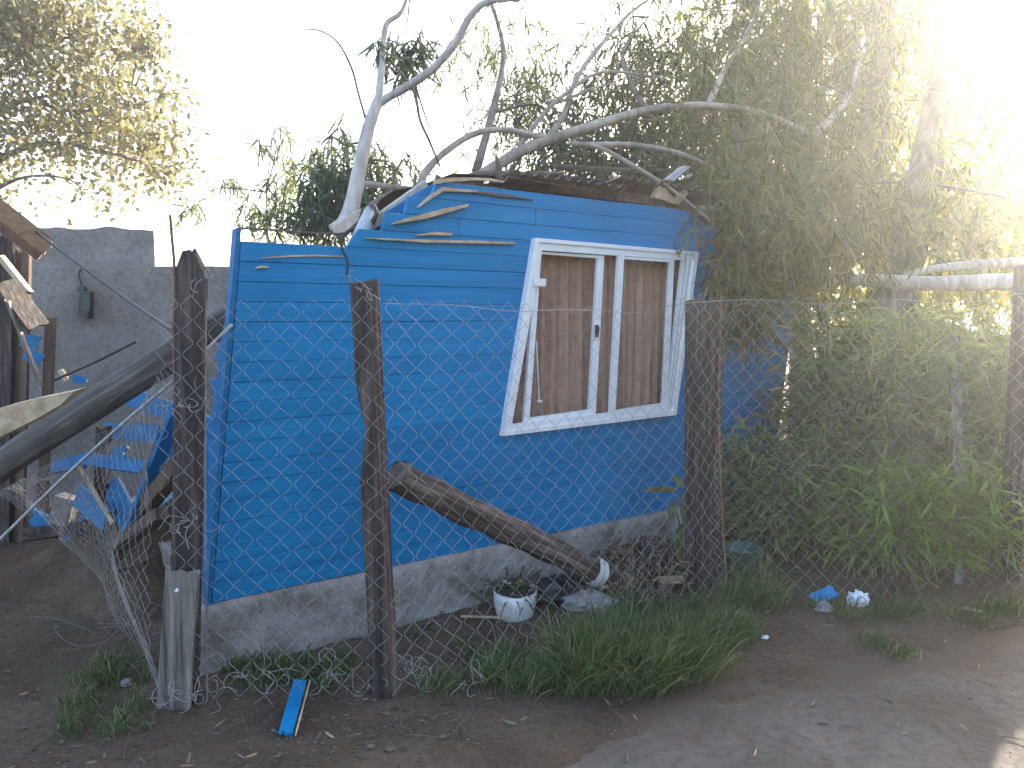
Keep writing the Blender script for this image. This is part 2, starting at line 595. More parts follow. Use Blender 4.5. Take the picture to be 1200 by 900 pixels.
def mat_glass():
    m, nt, b = newmat('window_glass')
    b.inputs['Base Color'].default_value = (1, 1, 1, 1)
    b.inputs['Roughness'].default_value = .02
    b.inputs['IOR'].default_value = 1.5
    gl = nd(nt, 'ShaderNodeBsdfGlossy'); gl.inputs['Roughness'].default_value = .02
    tp = nd(nt, 'ShaderNodeBsdfTransparent'); tp.inputs['Color'].default_value = (.985, .985, .98, 1)
    fr = nd(nt, 'ShaderNodeFresnel'); fr.inputs['IOR'].default_value = 1.52
    mx = nd(nt, 'ShaderNodeMixShader')
    ge = nd(nt, 'ShaderNodeNewGeometry')          # the inner face of the sheet must not act as solid glass
    sb_ = nd(nt, 'ShaderNodeMath', operation='SUBTRACT'); sb_.inputs[0].default_value = 1
    nt.links.new(ge.outputs['Backfacing'], sb_.inputs[1])
    ml = nd(nt, 'ShaderNodeMath', operation='MULTIPLY')
    nt.links.new(fr.outputs[0], ml.inputs[0]); nt.links.new(sb_.outputs[0], ml.inputs[1])
    nt.links.new(ml.outputs[0], mx.inputs[0]); nt.links.new(tp.outputs[0], mx.inputs[1]); nt.links.new(gl.outputs[0], mx.inputs[2])
    nt.links.new(mx.outputs[0], nt.nodes['Material Output'].inputs[0])
    return m
M['glass'] = mat_glass()
M['leaf'] = mat_leaf('gum_leaf', .45, tint=(1.45, 1.3, .5))
M['leaf_lit'] = mat_leaf('broad_leaf', .55, tint=(1.7, 1.5, .35))
M['leaf_syc'] = mat_leaf('broad_leaf_muted', .38, tint=(1.15, 1.1, .8))  # less translucent, with a weaker yellow tint
M['grass'] = mat_leaf('grass_blade', .3, tint=(1.2, 1.2, .6))
M['dry'] = mat_leaf('dry_leaf', .2, tint=(1, 1, 1))

# ------------------------------------------------------------------ ground, pavement
def edge_d(x, y):
    return y - (2.74 + .35 * x)

def gz(x, y):
    x = np.asarray(x, dtype=float); y = np.asarray(y, dtype=float)
    d = edge_d(x, y)
    h = .055 * fbm(x * .9, y * .9, 3) + .03 * fbm(x * 5, y * 5, 9) + .012 * fbm(x * 22, y * 22, 5, 3)
    h = h + .035 * np.clip(d / .5, 0, 1) * np.clip((x + .2) / 1.0, 0, 1) - .03 * np.clip((.2 - x) / .6, 0, 1) * np.clip(d / .3, 0, 1)
    pad = np.clip((-d + .02 - .42 * np.clip((1.05 - x) / 1.0, 0, 1) + .40 * fbm(x * 1.7, y * 1.7, 21)) / .25, 0, 1)     # sinks under the pavement
    h = h * (1 - pad * .6) - .045 * pad + .018 * pad * (fbm(x * 3, y * 3, 31) > .02)
    near = np.exp(-(x ** 2 + (y - 3) ** 2) / 200)
    return h * near

def gzs(x, y):
    return float(gz(np.array([x]), np.array([y]))[0])

def axis(lo, a, b, hi, step):
    mid = np.arange(a, b, step)
    g = np.geomspace(step, 1, 24)
    left = a - (a - lo) * (np.geomspace(.002, 1, 26))
    right = b + (hi - b) * (np.geomspace(.002, 1, 26))
    return np.concatenate([left[::-1], mid, [b], right])

xs = axis(-150, -3.6, 4.4, 150, .027)
ys = axis(-100, 1.3, 5.6, 150, .027)
X, Y = np.meshgrid(xs, ys)
Z = gz(X, Y)
nx, ny = len(xs), len(ys)
gm = bpy.data.meshes.new('ground')
gm.vertices.add(nx * ny)
gm.vertices.foreach_set('co', np.stack([X, Y, Z], -1).reshape(-1))
ii = (np.arange(ny - 1)[:, None] * nx + np.arange(nx - 1)[None, :]).ravel()
q = np.stack([ii, ii + 1, ii + nx + 1, ii + nx], 1)
gm.loops.add(q.size); gm.loops.foreach_set('vertex_index', q.ravel().astype(np.int32))
gm.polygons.add(len(q)); gm.polygons.foreach_set('loop_start', (np.arange(len(q)) * 4).astype(np.int32))
gm.update(calc_edges=True)
gm.polygons.foreach_set('use_smooth', [True] * len(q))
gm.materials.append(M['dirt'])
go = bpy.data.objects.new('ground', gm); COL.objects.link(go)
tag(go, 'bare brown earth with small stones around the fence', kind='structure')

pv = MB()
pxs = np.linspace(-6, 8, 120)
rows = np.linspace(0, 1, 34)
P = []
for r_ in rows:
    yy = (2.74 + .35 * pxs + .02) * (1 - r_) + r_ * (.2 + .35 * pxs) + .05 * fbm(pxs * 2, pxs * 0 + 5, 8) * (1 - r_)
    zz = -.002 + .012 * fbm(pxs * 2.5, yy * 2.5, 41) + .004 * fbm(pxs * 14, yy * 14, 43, 2)
    P.append(np.stack([pxs, yy, zz], 1))
P = np.array(P)
n0 = len(pxs)
pv.add(P.reshape(-1, 3), [(i * n0 + j, (i + 1) * n0 + j, (i + 1) * n0 + j + 1, i * n0 + j + 1) for i in range(len(rows) - 1) for j in range(n0 - 1)])
po = pv.build('pavement', M['pavement'], smooth=True)
tag(po, 'worn grey concrete pavement partly covered with dirt', kind='structure')

# ------------------------------------------------------------------ the blue house
house = thing('blue_house', H(2.0, 0), 'small blue boarded house, leaning and crushed at its roof', 'house')
SB, ZB = HW(248, 706)
ST, ZT = HW(283, 268)
def s_left(z):
    return SB + (ST - SB) * (z - ZB) / (ZT - ZB)
TL, TR, BR, BL = HW(627, 281), HW(814, 297), HW(788, 484), HW(589, 508)
def lin(a, b, z):
    return a[0] + (b[0] - a[0]) * (z - a[1]) / (b[1] - a[1])
S_END = HW(925, 400)[0]
def s_right(z):
    return S_END + .16 * (z - 1.4)

# plinth: rough concrete
pl = MB()
ns, nz = 110, 9
for face in (0, 1):
    Pn = []
    for k in range(nz):
        t = k / (nz - 1)
        row = []
        for i in range(ns):
            s = -.03 + (S_END + .1) * i / (ns - 1)
            z = -.06 + .33 * t
            nzv = float(fbm(np.array([s * 6]), np.array([z * 6 + 3]), 51)[0])
            nz2 = float(fbm(np.array([s * 20]), np.array([z * 20]), 57)[0])
            if face == 0:
                o = .03 + .05 * nzv + .024 * nz2 + .02 * (1 - t)
                zz = z + (.02 * nzv if k == nz - 1 else 0)
                row.append(H(s, zz, o))
            else:
                row.append(H(s, z, -.12))
        Pn.append(row)
    if face == 0:
        F0 = Pn
    else:
        B0 = Pn
V = [tuple(p) for r_ in F0 for p in r_] + [tuple(p) for r_ in B0 for p in r_]
off = ns * nz
fs = []
for k in range(nz - 1):
    for i in range(ns - 1):
        fs.append((k * ns + i, k * ns + i + 1, (k + 1) * ns + i + 1, (k + 1) * ns + i))
for i in range(ns - 1):
    a = (nz - 1) * ns + i
    fs.append((a, a + 1, off + a + 1, off + a))
for k in range(nz - 1):
    fs.append((k * ns, (k + 1) * ns, off + (k + 1) * ns, off + k * ns))
    e = ns - 1
    fs.append((k * ns + e, off + k * ns + e, off + (k + 1) * ns + e, (k + 1) * ns + e))
pl.add(V, fs)
pl.build('plinth', M['plinth'], house, smooth=True)
# plinth along the broken side
ps = MB()
SD = Vector((-WO.x, -WO.y, 0))                 # direction of the side wall, away from the camera
c0 = H(0.03, 0)
ps.beam(c0 + WD * .08 + SD * .3 + Vector((0, 0, .07)), c0 + WD * .08 + SD * 2.6 + Vector((0, 0, .07)), .1, .30)
ps.build('plinth', M['plinth'], house)

BH = .086
def board(s0b, s0t, s1b, s1t, z0, z1, o=0.0, mat='blue', name='siding_board', tilt=0.0, frame=None, jag=0.0):
    """one tongue and groove board, ends may slant; frame maps (s,z,o) to a place"""
    fr = frame or H
    mb = MB()
    cs = [(-.012, 0), (.0092, 0), (.013, .05), (.013, .968), (.0088, 1.0 - .005), (-.012, 1.0 - .005)]
    pts = []
    for (a, b_) in ((s0b, s0t), (s1b, s1t)):
        for (oo, t) in cs:
            s = a + (b_ - a) * t
            if jag and a == s1b:
                s -= jag * random.random()
            if jag and a == s0b and jag < 0:
                s += jag * random.random()
            z = z0 + (z1 - z0) * t + tilt * (s - s0b)
            pts.append(tuple(fr(s, z, oo + o)))
    n = len(cs)
    fs = [tuple(range(n)), tuple(range(2 * n - 1, n - 1, -1))]
    for i in range(n):
        j = (i + 1) % n
        fs.append((i, n + i, n + j, j))
    mb.add(pts, fs)
    return mb.build(name, M[mat], house)

# top outline of the front wall, as pixels on its plane
TOPPX = [(405, 276), (432, 268), (455, 256), (490, 234), (520, 210), (545, 207), (600, 212), (660, 222), (720, 233), (780, 246), (835, 257), (925, 275)]
TOP = [HW(u, v) for (u, v) in TOPPX]
def top_z(s):
    if s < TOP[0][0]:
        return ZT
    for a, b_ in zip(TOP[:-1], TOP[1:]):
        if a[0] <= s <= b_[0]:
            return a[1] + (b_[1] - a[1]) * (s - a[0]) / (b_[0] - a[0])
    return TOP[-1][1]
def start_s(z):
    """where the broken upper boards begin"""
    for s in np.arange(TOP[0][0], TOP[4][0], .01):
        if top_z(s) >= z + .02:
            return s
    return TOP[4][0]
def end_s(z):
    if z > top_z(s_right(z)) :
        for s in np.linspace(s_right(z), TOP[5][0], 60):
            if top_z(s) >= z:
                return s
        return None
    return s_right(z)

i = 0
z = ZB
ZPEAK = max(t[1] for t in TOP)
while z < ZPEAK - .03:
    z1 = z + BH
    jo = random.uniform(-.0018, .0018)
    ti = random.uniform(-.0004, .0004)
    if z1 <= ZT + .03:
        a0, a1 = s_left(z), s_left(z1)
    else:
        a0 = start_s(z) + random.uniform(-.03, .03); a1 = a0 + random.uniform(.02, .07)
    e = end_s(z + .05)
    if e is None:
        break
    e0 = e1 = e
    if e >= s_right(z) - .001:
        e0, e1 = s_right(z), s_right(z1)
    else:
        e1 = e - .25
    wl_b, wl_t, wr_b, wr_t = lin(BL, TL, z), lin(BL, TL, z1), lin(BR, TR, z), lin(BR, TR, z1)
    zt_here, zb_here = max(TL[1], TR[1]), min(BL[1], BR[1])
    if z < zt_here - .035 and z1 > zb_here + .035:
        board(a0, a1, wl_b + .03, wl_t + .03, z, z1, jo, tilt=ti)
        board(wr_b - .03, wr_t - .03, e0, e1, z, z1, jo)
    elif z > 1.75:
        sj = HW(536, 250)[0] if i % 2 else HW(626, 260)[0]
        if a0 < sj - .25 and e0 > sj + .2:
            board(a0, a1, sj - .0015, sj - .0015, z, z1, jo, tilt=ti)
            board(sj + .0015, sj + .0015, e0, e1, z, z1, jo + random.uniform(-.003, .003), tilt=0)
        else:
            board(a0, a1, e0, e1, z, z1, jo, tilt=ti)
    else:
        board(a0, a1, e0, e1, z, z1, jo, tilt=ti)
    z = z1
    i += 1

# backing added behind the boards to block sky, either side of the window
def lining(a_b, a_t, b_b, b_t, z0, z1, o0=-.032, o1=-.022):
    mb = MB()
    V = [tuple(H(s_, z_, o_)) for o_ in (o0, o1) for (s_, z_) in ((a_b, z0), (b_b, z0), (b_t, z1), (a_t, z1))]
    mb.add(V, [(3, 2, 1, 0), (4, 5, 6, 7), (0, 1, 5, 4), (1, 2, 6, 5), (2, 3, 7, 6), (3, 0, 4, 7)])
    mb.build('gap_backing', M['brown_wood'], house)
zl = ZT - .10
lining(s_left(ZB) + .03, s_left(zl) + .03, lin(BL, TL, ZB) - .03, lin(BL, TL, zl) - .03, ZB, zl)
lining(lin(BR, TR, ZB) + .03, lin(BR, TR, zl) + .03, s_right(ZB) - .05, s_right(zl) - .05, ZB, zl)
# corner board and what is left of the side wall (leaning the same way as the front)
def SF(s, z, o):                                # side frame: s runs away from the camera
    return H(s_left(z) + .0, z) + SD * (s + .035) - WD * o
cb = MB()
pts = []
for zz in (ZB - .01, ZT):
    for (aa, bb) in ((-.004, .012), (-.004, -.02), (-.024, -.055), (-.024, .012)):
        pts.append(tuple(H(s_left(zz) + aa, zz, bb)))
cb.add(pts, [(0, 1, 2, 3), (7, 6, 5, 4), (0, 4, 5, 1), (1, 5, 6, 2), (2, 6, 7, 3), (3, 7, 4, 0)])
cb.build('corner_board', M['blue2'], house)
z = ZB
k = 0
while z < 1.45:
    z1 = z + BH
    hz = z + .04
    if hz < .72: L = random.uniform(.2, .28)
    elif hz < 1.05: L = random.uniform(1.0, 1.3)
    else: L = random.uniform(.15, .18)
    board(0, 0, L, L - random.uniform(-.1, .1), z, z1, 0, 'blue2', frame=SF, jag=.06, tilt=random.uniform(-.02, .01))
    z = z1; k += 1
# studs of the side wall
for ss in (.10, .85):
    b = MB(); b.beam(SF(ss, .2, -.05), SF(ss, 1.42 if ss < .5 else 1.12, -.05), .05, .07)
    b.build('stud', M['brown_wood'], house)
# back and inner walls keep the sky out of the window gaps
iw = MB()
iw.beam(H(2.05, 1.1, -1.6), H(S_END - .05, 1.1, -1.6), .05, 2.1)
iw.build('inner_wall', M['brown_wood'], house)
iw = MB()
iw.beam(H(S_END - .03, 1.05, -.06), H(S_END - .03, 1.05, -3.0), .04, 2.0)
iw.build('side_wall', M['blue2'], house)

# window -----------------------------------------------------------------
win = MB()
def quadbar(corners_px_out, corners_px_in, o0, o1):
    """a ring between two pixel quads on the wall plane, with thickness"""
    mb = MB()
    V = []
    for o in (o0, o1):
        for (u, v) in corners_px_out + corners_px_in:
            s, zz = HW(u, v, .03)
            V.append(tuple(H(s, zz, o)))
    fs = []
    for i in range(4):
        j = (i + 1) % 4
        fs.append((8 + i, 8 + j, 12 + j, 12 + i))
        fs.append((i, 4 + i, 4 + j, j))
        fs.append((i, j, 8 + j, 8 + i))
        fs.append((4 + i, 12 + i, 12 + j, 4 + j))
    mb.add(V, fs)
    return mb
def prism(px, o0, o1, ref=.03):
    mb = MB()
    n = len(px)
    V = []
    for o in (o0, o1):
        for (u, v) in px:
            s, zz = HW(u, v, ref)
            V.append(tuple(H(s, zz, o)))
    fs = [tuple(range(n)), tuple(range(2 * n - 1, n - 1, -1))]
    for i in range(n):
        j = (i + 1) % n
        fs.append((i, j, n + j, n + i))
    mb.add(V, fs)
    return mb
OUT = [(627, 281), (814, 297), (788, 484), (589, 508)]
INN = [(634, 293.5), (799, 305), (780, 475.5), (598.5, 497)]
window = quadbar(OUT, INN, .016, .042).build('window', M['white_frame'], house)
ORG[window.name] = ORG[house.name]
# outer lip of the frame, and the racked right jamb with its tracks
quadbar([(625, 279), (816, 295.5), (789.5, 486), (587, 510.5)], [(629, 284), (811.5, 299), (786, 481.5), (592, 505)], .012, .052).build('frame_lip', M['white_frame'], window)
for k, dx in enumerate((0, 5.2, 10)):
    prism([(801.5 + dx, 303 + dx * .08), (802.6 + dx, 303 + dx * .08), (781.8 + dx * .5, 478), (781 + dx * .5, 478)], .030, .0435).build('track', M['grey_frame'], window)
# sashes
def sash(tl, tr, br, bl, wl, wr, wt, wb, o0, o1, name, glass_o, mats=('white_frame',) * 4):
    s_ = MB()
    inner = [(tl[0] + wl, tl[1] + wt), (tr[0] - wr, tr[1] + wt), (br[0] - wr, br[1] - wb), (bl[0] + wl, bl[1] - wb)]
    q = quadbar([tl, tr, br, bl], inner, o0, o1).build(name, M['white_frame'], window)
    g = prism(inner, glass_o, glass_o + .004).build('pane', M['glass'], window)
    return q, inner
sash((629, 294.5), (709, 299.5), (699, 486), (615, 496), 6.5, 7.5, 3, 6, .002, .024, 'sash', .010)
sash((723, 300.5), (789, 304.5), (780.5, 478), (713, 486.5), 6, 5.5, 3, 6, .022, .040, 'sash', .030)
b = prism([(723.5, 297), (729.5, 297.5), (718.5, 489), (712, 490)], .030, .047).build('mullion', M['white_frame'], window)
b = prism([(624, 326), (637, 327), (636, 336), (623, 335)], .040, .056).build('hinge_block', M['white_frame'], window)
lk = MB(); s_, z_ = HW(699, 388, .03)
lk.beam(H(s_, z_ - .035, .034), H(s_, z_ + .035, .034), .022, .022, bev=.005)
lk.beam(H(s_ - .004, z_ - .005, .045), H(s_ - .004, z_ + .022, .052), .014, .02, bev=.004)
lk.build('latch', M['black'], window)
# curtain folds behind the glass
cm = MB()
ncol, nrow = 230, 8
s0c, s1c = lin(BL, TL, .9) - .05, lin(BR, TR, 1.5) + .12
Vc = []
for r_ in range(nrow):
    t = r_ / (nrow - 1)
    zz = BL[1] - .08 + t * (TL[1] - BL[1] + .16)
    for c_ in range(ncol):
        u_ = c_ / (ncol - 1)
        s = s0c + (s1c - s0c) * u_
        ph = s * 74 + 2.2 * math.sin(s * 7.3) + .5 * math.sin(t * 3 + s * 5)
        o = -.075 + .017 * math.sin(ph) + .009 * math.sin(ph * 2.3 + 1) + .010 * (1 - t) * math.sin(s * 21)
        Vc.append(tuple(H(s, zz, o)))
cm.add(Vc, [(r_ * ncol + c_, r_ * ncol + c_ + 1, (r_ + 1) * ncol + c_ + 1, (r_ + 1) * ncol + c_) for r_ in range(nrow - 1) for c_ in range(ncol - 1)])
cm.build('curtain', M['curtain'], window, smooth=True)
# pull cord with weight
pc = MB()
s_, z_ = HW(632, 470, .03); s2, z2 = HW(629, 400, .03)
pc.tube([H(s2, z2, .028), H(s_, z_, .03)], .003, 5)
pc.beam(H(s_ - .012, z_, .03), H(s_ + .014, z_, .03), .012, .012)
pc.build('pull_cord', M['white_plastic'], window)

# splinters and torn boards at the crushed top corner
def strip_px(px, th, o0, o1, name, mat, parent=house, ref=None):
    """thin broken sliver following pixels on the wall plane; th = thickness list in px"""
    mb = MB()
    ref = o1 if ref is None else ref
    top, bot = [], []
    for (u, v), t in zip(px, th):
        top.append((u, v - t / 2)); bot.append((u, v + t / 2))
    mb2 = prism(top + bot[::-1], o0, o1, ref)
    return mb2.build(name, M[mat], parent)
strip_px([(430, 279), (470, 281), (497, 282.5), (530, 283), (570, 283.8), (604, 285)], [1, 2, 3.5, 3, 3.2, 2], .010, .034, 'splinter', 'pale_wood')
strip_px([(488, 275.5), (510, 273.5), (530, 274.5)], [1.0, 3.6, 3.0], .010, .03, 'splinter', 'pale_wood')
strip_px([(462, 262), (480, 257), (500, 253), (522, 247), (549, 240.5)], [1, 4.5, 6, 5.5, 3], .012, .045, 'splinter', 'pale_wood')
strip_px([(491, 242), (505, 231), (520, 221.5), (540, 223), (560, 224)], [2, 4, 5, 3, 2], .012, .036, 'splinter', 'pale_wood')
strip_px([(556, 225), (590, 229), (625, 234)], [2, 3.5, 1], .012, .03, 'splinter', 'brown_wood')
strip_px([(510, 213), (530, 210.5), (555, 209.5), (575, 210.5), (591, 213)], [5, 5, 3, 3, 2], .006, .03, 'splinter', 'pale_wood')
strip_px([(306, 302.5), (340, 300), (370, 299.5), (403, 300.5)], [1, 2, 2, 1.2], .010, .022, 'splinter', 'pale_wood')
strip_px([(300, 314), (306, 312.5), (315, 313)], [1.5, 3, 2], .010, .022, 'splinter', 'pale_wood')
strip_px([(592, 212), (596, 207), (640, 214), (700, 224), (722, 231)], [1.5, 1.5, 1.5, 1.5, 1], -.004, .012, 'top_batten', 'brown_wood')
strip_px([(722, 232), (760, 239), (800, 247), (838, 255)], [1, 1.6, 1.8, 1.6], -.004, .012, 'top_batten', 'grey_wood')
strip_px([(283, 267), (320, 269), (360, 272), (404, 274.5)], [2, 2, 2, 2], -.02, .006, 'top_batten', 'grey_wood')
# boards pushed in behind the hole
prism([(442, 266), (492, 233), (540, 224), (536, 240), (470, 262)], -.07, -.05, -.05).build('pushed_board', M['blue'], house)
prism([(452, 249), (495, 222), (522, 209), (530, 214), (500, 233), (460, 256)], -.12, -.10, -.1).build('pushed_board', M['blue'], house)
prism([(398, 273), (470, 270), (560, 240), (600, 216), (520, 212), (470, 240), (430, 262)], -.19, -.17, -.17).build('inner_lining', M['post_wood'], house)
# wall plate and rafter
b = MB(); b.beam(W(428, 268, 3.78), W(499, 217, 4.02), .035, .05, bev=.004, jag=0)
b.build('rafter', M['gum_bark'], house)
b = MB()
b.tube([W(421, 279, 3.68), W(428, 263, 3.74), W(436, 248, 3.82)], .036, 14)
b.build('downpipe', M['pipe'], house, smooth=True)
b = MB(); b.tube(crv([W(436, 262, 3.74), W(441, 250, 3.72), W(437, 241, 3.78), W(431, 245, 3.84)], 5), .012, 6)
b.build('pipe_bracket', M['cable'], house)

# corrugated roof sheets, broken free at the left and pushed up
def roof_sheet(sa, sb, za, zb, depth, drop, name='roof_sheet', over=.10, amp=.014, lift=0.0):
    mb = MB()
    nn = int((sb - sa) / .0115)
    rows_ = [0, .04, .35, .7, 1.0]
    V = []
    for t in rows_:
        for i in range(nn + 1):
            s = sa + (sb - sa) * i / nn
            zc = za + (zb - za) * i / nn
            o = over - t * depth
            zz = zc + amp * math.sin(s * 2 * math.pi / .076) - drop * t + lift * (1 - t)
            V.append(tuple(H(s, zz, o)))
    w_ = nn + 1
    mb.add(V, [(r_ * w_ + i, r_ * w_ + i + 1, (r_ + 1) * w_ + i + 1, (r_ + 1) * w_ + i) for r_ in range(len(rows_) - 1) for i in range(nn)])
    o_ = mb.build(name, M['roof'], house, smooth=True)
    md = o_.modifiers.new('thick', 'SOLIDIFY'); md.thickness = .003
    return o_
s_a, z_a = HW(600, 209); s_b, z_b = HW(720, 226); s_c, z_c = HW(850, 244); 
roof_sheet(s_a, s_b + .06, z_a + .03, z_b + .035, 3.0, .35, over=.05)
roof_sheet(s_b, s_c, z_b + .09, z_c + .07, 3.0, .42, over=.06)
roof_sheet(s_c - .05, S_END + .15, z_c + .05, z_c - .05, 3.0, .4, over=.08)
b = MB()
for (p, q) in (((650, 214), (850, 252)),):
    s1_, z1_ = HW(*p); s2_, z2_ = HW(*q)
    b.beam(H(s1_, z1_ + .005, -.06), H(s2_, z2_ + .005, -.06), .05, .07)
b.build('purlin', M['brown_wood'], house)
# bent membrane at the crushed corner
b = MB()
px = [(434, 250, 3.9), (445, 233, 3.95), (462, 222, 4.0), (480, 219, 4.05), (500, 214, 4.1), (530, 203, 4.15), (570, 204, 4.3), (590, 206, 4.4)]
V = []
for (u, v, y_) in px:
    p = W(u, v, y_)
    V.append(tuple(p)); V.append(tuple(p + Vector((-.12, .35, .03)))); V.append(tuple(p + Vector((-.3, .9, -.12))))
b.add(V, [(3 * i, 3 * i + 3, 3 * i + 4, 3 * i + 1) for i in range(len(px) - 1)] + [(3 * i + 1, 3 * i + 4, 3 * i + 5, 3 * i + 2) for i in range(len(px) - 1)])
o_ = b.build('bent_roof_sheet', M['roof'], house, smooth=True)
md = o_.modifiers.new('thick', 'SOLIDIFY'); md.thickness = .006
for (u, v, y_, du, dv) in ((585, 212, 4.2, -4, -32), (596, 210, 4.25, 6, -20), (513, 212, 4.0, -2, -8)):
    b = MB(); b.tube([W(u, v, y_), W(u + du * .6, v + dv * .6, y_), W(u + du, v + dv, y_)], [.022, .016, .003], 5, rough=.5)
    b.build('torn_stub', M['brown_wood'], house)
# pieces lying in the gap under the sheet
for (pp, mt) in ((((766, 231), (771, 219), (777, 217), (790, 232), (788, 237)), 'pale_wood'), (((785, 237), (802, 222), (808, 225), (795, 240)), 'pale_wood'), (((818, 240), (845, 241), (849, 247), (820, 246)), 'pale_wood'), (((820, 243), (838, 248), (836, 254), (822, 251)), 'plaster')):
    prism(list(pp), .0, .03, .03).build('broken_block', M[mt], house)
prism([(782, 210), (803, 194), (810, 195), (790, 212)], -.10, -.06, -.06).build('roof_flashing', M['pipe'], house)
prism([(804, 207), (812, 203), (811, 206), (805, 209)], -.10, -.07, -.07).build('roof_flashing', M['pipe'], house)

# ------------------------------------------------------------------ the wire fence
P0, P1, P2 = G(214, 812), G(452, 806), G(826, 703)
P3 = Vector((2.80, 4.22, 0))
P4 = Vector((4.6, 4.6, 0))
fence = thing('chain_link_fence', (P1.x, P1.y, 0), 'sagging chain link fence on old timber posts in front of the blue house', 'fence')

def post(base, top, w, d, name, mat, label, point=False, notch=None, yaw=0.0, bev=.012, segs=9, grooves=None):
    """old squared timber: uneven faces, chipped top"""
    base, top = Vector(base), Vector(top)
    ax = (top - base)
    L = ax.length
    ax.normalize()
    R = Matrix.Rotation(yaw, 3, 'Z')
    a = (R @ Vector((1, 0, 0)))
    a = (a - ax * a.dot(ax)).normalized()
    b_ = ax.cross(a).normalized()
    mb = MB()
    ring = []
    for fx, fy in ((-1, -1), (-.5, -1), (0, -1), (.5, -1), (1, -1), (1, 0), (1, 1), (0, 1), (-1, 1), (-1, 0)):
        ring.append((fx, fy))
    n = len(ring)
    V = []
    rr = random.Random(hash(name) % 1000 + int(base.x * 100))
    offs = [rr.uniform(-.006, .006) for _ in ring]
    if grooves:
        for gi in grooves: offs[gi] = .012
    for k in range(segs + 1):
        t = k / segs
        for i, (fx, fy) in enumerate(ring):
            sx = fx * (w / 2) * (1 + rr.uniform(-.03, .03))
            sy = fy * (d / 2) * (1 + rr.uniform(-.03, .03)) + offs[i]
            if abs(fx) == 1 and abs(fy) == 1:
                sx *= 1 - bev / w; sy *= 1 - bev / d
            if notch and notch[0] < t < notch[1] and fx < 0:
                sx *= .45
            h = L * t
            if k == segs:
                h += rr.uniform(-.02, .006)
                if point: h -= .10 * abs(fx + .1) - .05
            V.append(tuple(base + ax * h + a * sx + b_ * sy))
    fs = [tuple(range(n - 1, -1, -1)), tuple(range(segs * n, segs * n + n))]
    for k in range(segs):
        for i in range(n):
            j = (i + 1) % n
            fs.append((k * n + i, k * n + j, (k + 1) * n + j, (k + 1) * n + i))
    mb.add(V, fs)
    o = mb.build(name, M[mat], fence)
    if label: o['label'] = label
    return o
dn = Vector((0, 0, -.12))
post(P0 + dn, W(226, 300, P0.y + .03), .115, .09, 'post', 'post_wood', 'dark corner post with pointed top', point=True, yaw=.2)
pg = post(P0 + Vector((-.01, -.075, -.1)), W(214, 667, P0.y - .075), .135, .03, 'splice_plank', 'grey_wood', 'short grey plank bolted to the corner post foot', grooves=(1, 3))
b = MB(); bp = W(208, 691, P0.y - .1); b.tube([bp, bp + Vector((0, -.012, 0))], [.007, .006], 8); b.build('bolt', M['white_frame'], fence)
post(P1 + dn, W(427, 329, P1.y + .02), .112, .085, 'post', 'post_wood', 'dark notched post beside the leaning log', notch=(.60, .72), yaw=.25)
post(P1 + dn + Vector((.045, -.03, 0)), W(437, 345, P1.y - .02), .03, .03, 'batten', 'red_wood', None, yaw=.25, segs=14)
post(P2 + dn + Vector((0, .03, 0)), W(824, 349, P2.y + .05), .185, .10, 'post', 'post_wood', 'broad dark grooved post beside the window', yaw=.5, grooves=(1, 3))
b = MB(); b.tube(crv([P2 + Vector((.105, -.06, -.05)), W(843, 520, P2.y - .06), W(845, 338, P2.y - .05)], 5), .0065, 6, rough=.3); b.build('rusty_rod', M['rust'], fence)
post(P3 + dn, W(1203, 310, P3.y), .10, .09, 'post', 'post_wood', 'post at the far end beside the bamboo', yaw=.1)
b = MB(); b.tube(crv([G(207, 812) + Vector((-.02, -.03, 0)), W(206, 560, 2.93), W(203, 400, 2.94), W(205, 330, 2.95), W(199, 252, 2.97)], 6), .0055, 6, rough=.2)
b.build('steel_rod', M['rust'], fence)
b = MB(); b.tube([W(243, 830, P0.y - .02), W(240, 560, P0.y), W(241, 350, P0.y + .02)], .004, 5); b.build('steel_rod', M['old_wire'], fence)

def chain_link(fn, na, nk, rad, w=.0455, hs=.0457, seed=1, hole=None, loose=.35):
    """woven zigzag wires; fn(a metres, h metres) gives the place; joined, each wire is thinner than a pixel or two"""
    mb = MB()
    r = np.random.default_rng(seed)
    for j in range(na):
        pts = []
        k0 = 0 if r.random() > loose else -r.integers(0, 2)
        k1 = nk - (r.integers(0, 2) if r.random() < .35 else 0)
        for k in range(k0, k1 + 1):
            if hole is not None and hole(j, k):
                if len(pts) > 1:
                    mb.tube(pts, rad, 4)
                pts = []
                continue
            a = j * w + w * ((k + j) % 2)
            kn = 1 if ((k + j) % 2) else -1
            p = Vector(fn(a, k * hs))
            q = p + Vector((0, -.0022 * kn, 0)) + Vector(r.normal(0, .0022, 3))
            pts.append(q)
        if len(pts) > 1:
            # soften the bends: add points just before and after each knuckle
            fine = []
            for i_, p in enumerate(pts):
                if 0 < i_ < len(pts) - 1:
                    fine.append(p + (pts[i_ - 1] - p) * .10)
                    fine.append(p + (pts[i_ + 1] - p) * .10)
                else:
                    fine.append(p)
            mb.tube(fine, rad, 4)
    return mb

